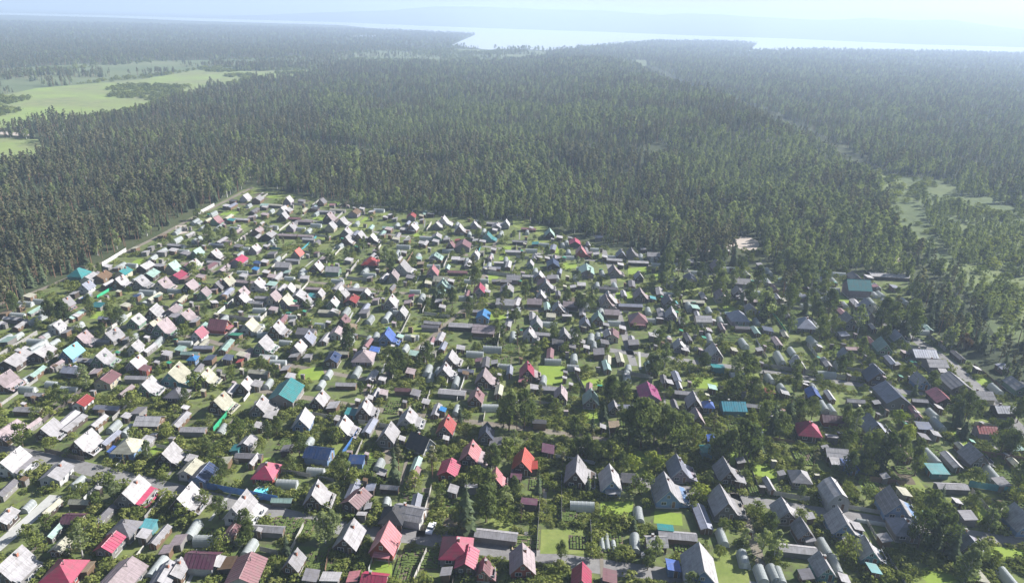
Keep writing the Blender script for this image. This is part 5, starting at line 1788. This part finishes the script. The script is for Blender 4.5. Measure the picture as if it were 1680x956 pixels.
def raised_beds():
    c = pix(856, 890, .2); t = link('raised_bed', None, None, (c.x, c.y, .08), R(-VDIR)); tag(t, 'yellow timber raised bed with cross boards beside maroon shed', 'raised bed')
    w, l = 4.6, 5.4; f = MB()
    f.box(-w/2, w/2, -l/2, -l/2 + .14, 0, .34); f.box(-w/2, w/2, l/2 - .14, l/2, 0, .34); f.box(-w/2, -w/2 + .14, -l/2 + .14, l/2 - .14, 0, .34); f.box(w/2 - .14, w/2, -l/2 + .14, l/2 - .14, 0, .34)
    link('frame', f.mesh('frame', M_YWOOD), t)
    for i in range(3):
        b = MB(); y = -l/2 + l * (i + 1) / 4; b.box(-w/2 + .145, w/2 - .145, y - .07, y + .07, 0, .33); link('cross_board', b.mesh('cross_board', M_YWOOD), t)
    s = MB(); s.face([(-w/2 + .15, -l/2 + .15, .2), (w/2 - .15, -l/2 + .15, .2), (w/2 - .15, l/2 - .15, .2), (-w/2 + .15, l/2 - .15, .2)]); link('soil', s.mesh('soil', M_SOIL), t)
    FOOT.append((c.x, c.y, 3))
raised_beds()
for i, (x, y, l, lab) in enumerate([(988, 891, 4.2, 'shortest yellowish white row tunnel on the green plot'), (996, 888, 5.4, 'longest white row tunnel in the middle of the three'), (1007, 895, 3.6, 'white row tunnel next to the tall hedge plot'), (1437, 857, 9.5, 'long low white row tunnel behind bluish hip roof')]):
    c = pix(x, y, .4); t = link('row_tunnel', None, None, (c.x, c.y, .06), R(-VDIR + (80 if i == 3 else 2))); tag(t, lab, 'row tunnel', 'white row tunnels'); USED.add(lab)
    mb = MB(); n = 8; prof = [(math.cos(math.pi * k / n) * .62, math.sin(math.pi * k / n) * .75) for k in range(n + 1)]
    mb.prism(prof, -l/2, l/2); link('film_cover', mb.mesh('film_cover', M_FILM), t)
    hb = MB(); 
    for j in range(int(l) + 1):
        for k in range(n): hb.cone((prof[k][0] * 1.03, -l/2 + j * .98, prof[k][1] * 1.03), (prof[k + 1][0] * 1.03, -l/2 + j * .98, prof[k + 1][1] * 1.03), .022, .022, 3)
    link('hoop_frame', hb.mesh('hoop_frame', M_HOOP), t); FOOT.append((c.x, c.y, l * .4))
M_TANK = plain_mat('black_water_tank', (.03, .035, .05), .5)

# ------------------------------------------------------------------ trees of the gardens: pixel of the foot, height in metres, kind
TREES = '''
835 706 12 D;860 702 12 D;826 700 9 D;848 715 9 P;1030 735 13 D;1050 738 14 D;1072 730 13 D;1040 715 11 D;1062 718 12 D;1100 738 13 D;1114 730 11 D;1090 722 10 D;1205 655 10 D;1222 648 11 D;1236 655 8 D;1265 712 13 S;1290 705 14 S;1278 722 11 D;1250 705 10 D
1212 752 13 D;1228 750 12 D;1195 758 11 D;1180 762 9 D;1243 745 9 S;1172 756 8 D;776 880 14 S;792 882 15 S;806 872 12 D;760 872 10 D;534 890 10 B;545 884 9 B;1438 773 14 S;1452 770 12 D;1475 757 10 D;1424 768 11 D;1570 700 12 S;1582 692 10 D;1562 690 9 D
653 785 10 S;662 780 9 P;703 785 9 P;799 812 9 S;806 806 8 D;1088 603 10 B;1076 622 9 D;1065 616 8 D;1010 668 10 D;996 660 9 D;1022 662 9 D;560 582 11 S;572 578 10 D;655 612 10 D;640 620 9 D;648 602 8 D;715 492 10 S;722 498 8 D;742 502 9 D;774 470 13 P;780 474 10 D;870 476 10 S;862 492 8 D;955 512 9 D;942 508 9 D;968 514 8 D;930 500 8 D
1250 528 14 B;1242 532 12 S;1258 526 11 D;1320 516 12 S;1345 530 11 D;1332 522 10 D;1100 520 7 D;1152 478 8 D;1412 765 12 S;1530 898 12 S;1505 898 11 D;1548 905 10 D;1542 878 10 D;1520 872 12 D;1560 920 10 S;1640 745 11 D;1655 752 9 D;1662 690 10 D;1575 715 10 S;1592 958 10 B;1580 962 9 B;1555 572 11 L;1548 574 9 L;1500 556 10 L;1462 548 13 D;1445 540 12 D;1480 552 13 S;1432 530 12 S;1490 540 12 D;1470 530 12 P;1496 560 12 D;1455 560 8 D
85 528 9 D;100 532 10 D;118 526 9 D;70 526 8 D;132 520 7 D;32 532 10 P;24 526 9 D;190 532 9 D;198 540 8 D;60 690 5 F;80 685 5 F;96 655 6 D;138 625 7 B;145 640 6 B;355 403 10 D;348 398 9 S;362 404 9 D;620 442 10 P;634 440 10 B;645 436 8 D;640 448 8 D;1020 775 7 D;1036 772 5 Y;1070 764 4.6 Y;1078 768 4.2 Y;1147 822 5 Y;1487 722 5 Y;1478 700 5 Y;1524 640 8 D;1516 636 7 D
1360 600 7 B;1352 618 7 B;1330 692 8 D;1308 700 8 D;1165 745 8 D;1580 572 6 R;1586 574 5 R;700 600 8 D;690 605 7 D;580 795 6 F;450 620 6 D;430 608 6 D;205 820 6 B;180 800 6 F;160 830 5 F;130 870 5 F;145 888 6 F;160 880 5 F;60 900 5 F;45 880 5 F;80 870 5 F;415 725 6 B;440 722 6 D;455 715 6 D;430 740 5 F;365 790 6 D;358 800 5 F;960 755 8 D;950 750 7 D;975 760 7 D;1415 590 8 D;1425 600 7 D
1235 620 8 D;1218 615 8 D;1206 612 7 B;1386 602 7 D;1340 560 9 D;1352 556 8 D;1365 548 8 D;1295 545 8 B;1280 530 8 D;1180 560 6 B;1120 540 6 D;1140 555 6 B;905 560 7 D;940 575 8 D;950 585 7 P;880 585 6 D;1085 470 8 D;1075 480 7 D;1110 480 7 D;828 560 7 B;812 550 6 D;846 530 7 D;855 520 7 P;840 500 7 D;1640 860 7 D;1600 930 8 D;1622 870 7 B;1500 780 8 D;1392 780 7 D;1380 700 8 D;1420 700 8 D;1400 715 9 B
400 895 6 F;410 885 6 D;362 905 6 F;386 880 7 D;300 845 5 F;280 830 5 F;330 830 5 F;690 770 6 F;680 800 6 F;620 800 5 F;720 815 4 F;830 830 7 B;842 820 6 D;820 860 5 F;1270 915 8 B;1250 905 7 B;1262 880 6 D;1258 865 5 F;1240 850 5 F;1180 870 5 F;1140 960 7 B;1072 920 7 B;1062 935 6 D;970 915 5 F;920 920 5 D;1180 915 4 F;1310 860 5 F;1420 820 5 F;1345 790 4 F'''
KIND = {'D': ('broadleaf_tree', BROAD, 10.0, 'dark broad crowned tree'), 'B': ('birch_tree', BIRCH, 14.5, 'light green birch'), 'S': ('spruce_tree', SPRUCE, 15.5, 'dark pointed spruce'), 'P': ('pine_tree', PINE, 16.5, 'tall olive pine'),
        'L': ('poplar_tree', POPLAR, 14.0, 'slim pale green poplar'), 'F': ('fruit_tree', FRUIT, 5.0, 'low rounded fruit tree'), 'Y': ('shrub_tree', YELLOW, 4.7, 'yellow green bushy tree'), 'R': ('broadleaf_tree', RUST, 7.0, 'rusty brown leaved tree')}
rt = random.Random(9)
TPTS = []
LAWN_P = [P(pts) for pts, m in LAWNS]
BED_P = [(pix(x, y), max(w, l) * .62) for x, y, w, l, a in BEDS]
def kept_clear(x, y, r=.4):
    '''mown lawns, beds and the open patches of a plot'''
    if any(inpoly(x, y, q) for q in LAWN_P): return True
    if any((x - c.x) ** 2 + (y - c.y) ** 2 < (rr + r) ** 2 for c, rr in BED_P): return True
    return math.hypot(x, y) < 330 and any((x - a) ** 2 + (y - b) ** 2 < (rr * .8) ** 2 for a, b, rr in PATCHES)
def plant(x, y, h, k):
    nm, trio, h0, words_ = KIND[k]
    me = rt.choice(trio); s = h / h0 * rt.uniform(.92, 1.08)
    wide = {'S': 1.1, 'P': 1.15, 'B': 1.2, 'D': .86}.get(k, .95)
    t = make_tree(nm, me, (x, y, .02), s * wide, rt.uniform(0, 6.28), place_words(words_, Vector((x, y, 0))), 'tree', 'trees in the gardens', s)
    TPTS.append((x, y, h * .16))
for e in TREES.replace('\n', ';').split(';'):
    if not e.strip(): continue
    x, y, h, k = e.split(); p = pix(float(x), float(y))
    for _ in range(3):
        for a, b_, c_ in FOOT:
            dv = Vector((p.x - a, p.y - b_, 0)); need = c_ * .85 + float(h) * .16
            if dv.length < need: p = Vector((a, b_, 0)) + dv.normalized() * need
    plant(p.x, p.y, float(h) * 1.12, k)
THICK = P([(1060, 415), (1240, 440), (1400, 445), (1490, 462), (1500, 520), (1490, 555), (1380, 545), (1230, 520), (1100, 490)])
n = 0
for _ in range(1500):
    if n >= 55: break
    x = rt.uniform(min(p[0] for p in THICK), max(p[0] for p in THICK)); y = rt.uniform(min(p[1] for p in THICK), max(p[1] for p in THICK))
    pr_ = project((x, y, 0))
    if 1195 < pr_[0] < 1262 and pr_[1] < 470 or 1365 < pr_[0] < 1505 and pr_[1] < 525: continue
    if not inpoly(x, y, THICK) or on_house(x, y, .5) or on_lane(x, y, .5) or any((x - a) ** 2 + (y - b) ** 2 < 9 for a, b, _ in TPTS): continue
    plant(x, y, rt.uniform(7, 14), rt.choice('DDDSPB')); n += 1
n = 0
for _ in range(6000):
    if n >= 140: break
    q = (rt.uniform(0, W0), 350 + 580 * rt.random() ** 1.3); p = pix(*q)
    if q[0] < 700 and rt.random() < .4: continue
    if not inpoly(p.x, p.y, VILLAGE) or on_house(p.x, p.y, 1.2) or kept_clear(p.x, p.y) or on_lane(p.x, p.y, .4) or any((p.x - a) ** 2 + (p.y - b) ** 2 < 16 for a, b, _ in TPTS): continue
    plant(p.x, p.y, rt.uniform(4.5, 9.5), rt.choice('DDBFFSP')); n += 1
n = 0
for _ in range(9000):
    if n >= 200: break
    q = (rt.uniform(-10, W0 + 10), 375 + 480 * rt.random() ** 1.25); p = pix(*q)
    if q[0] < 560 and q[1] > 620 and rt.random() < .8: continue
    if not inpoly(p.x, p.y, VILLAGE) or on_house(p.x, p.y, .9) or kept_clear(p.x, p.y) or on_lane(p.x, p.y, .4) or any((p.x - a) ** 2 + (p.y - b) ** 2 < 9 for a, b, _ in TPTS): continue
    plant(p.x, p.y, rt.uniform(3.2, 5.6), 'F' if n < 160 else 'D'); n += 1
for _ in range(16):
    p = pix(rt.uniform(1199, 1249), rt.uniform(417, 440))
    if not on_house(p.x, p.y, 1.0): plant(p.x, p.y, rt.uniform(3, 6), rt.choice('FFDB'))
# shrubs: those standing in one garden share its words
n = 0
for _ in range(9000):
    if n >= 298: break
    q = (rt.uniform(-20, W0 + 20), 400 + 550 * rt.random() ** .8); p = pix(*q)
    if not inpoly(p.x, p.y, VILLAGE) or on_house(p.x, p.y, .7) or kept_clear(p.x, p.y) or on_lane(p.x, p.y, .3) or any((p.x - a) ** 2 + (p.y - b) ** 2 < 4 for a, b, _ in TPTS): continue
    _d, ph = min(((w - p).length, s) for s, w in LANDMARKS)
    t = make_tree('garden_shrub', rt.choice(SHRUB), (p.x, p.y, .02), rt.uniform(.7, 1.5), rt.uniform(0, 6.28), f'rounded green shrub near the {SHORT[ph]}', 'shrub', f'shrubs near the {ph}')
    TPTS.append((p.x, p.y, 1.0)); n += 1

# weeds and low growth that nobody could count
def undergrowth():
    rng = np.random.RandomState(8)
    n = 95000
    px_ = rng.uniform(-150, W0 + 150, n); py_ = 300 + 760 * rng.rand(n) ** .75
    D = np.stack([(px_ - W0 / 2) / FPX, -(py_ - H0 / 2) / FPX, -np.ones(n)], 1) @ np.array(CAM_M.to_3x3()).T
    t = -CAM_H / D[:, 2]; X, Y = D[:, 0] * t, D[:, 1] * t
    k = (D[:, 2] < 0) & inpoly_np(X, Y, VILLAGE) & ((vnoise(X, Y, 9) * .6 + vnoise(X + 77, Y, 3.5) * .4) > .48)
    X, Y = X[k], Y[k]
    F = np.array(FOOT); bad = np.zeros(X.shape, bool)
    for a, b, r in F: bad |= (X - a) ** 2 + (Y - b) ** 2 < (r * .82) ** 2
    for a, b, r in PATCHES: bad |= (X - a) ** 2 + (Y - b) ** 2 < r * r
    for l, w in LANE_LINES: bad |= strip_dist(X, Y, l) < w / 2 + .2
    for pts, m in LAWNS: bad |= inpoly_np(X, Y, P(pts))
    for x, y, w, l, a in BEDS:
        c = pix(x, y); bad |= (X - c.x) ** 2 + (Y - c.y) ** 2 < (max(w, l) * .45) ** 2
    X, Y = X[~bad], Y[~bad]; n = len(X)
    far = np.clip((np.hypot(X, Y) - 260) / 200, 0, 1); s = rng.uniform(.25, .7, n) * np.where(rng.rand(n) < .14 + .3 * far, 2.1, 1)
    scatter('undergrowth', [t[2] for t in LOW], np.stack([X, Y, np.full(n, .02)], 1), rng.randint(0, 4, n), np.stack([np.zeros(n)] * 2 + [rng.uniform(0, 6.28, n)], 1), np.stack([s * 1.3, s * 1.3, s], 1),
            label='low weeds and currant bushes growing between the beds', cat='undergrowth')
    print('undergrowth', n)
undergrowth()
print('fences', N_FENCE, 'objects', len(bpy.data.objects))

# ------------------------------------------------------------------ the air between here and the river
def haze():
    mb = MB(); mb.box(-14000, 14000, -700, 16000, -1.2, 290)
    m, nt, out = nodes_of('pale_air')
    v = N(nt, 'ShaderNodeVolumePrincipled')
    v.inputs['Color'].default_value = (.57, .69, .88, 1)
    v.inputs['Density'].default_value = 0.00023
    v.inputs['Anisotropy'].default_value = 0.15
    nt.links.new(v.outputs[0], out.inputs['Volume'])
    o = link('haze', mb.mesh('haze', m)); o['kind'] = 'stuff'; o['label'] = 'pale bluish haze over the forest and the river'
haze()
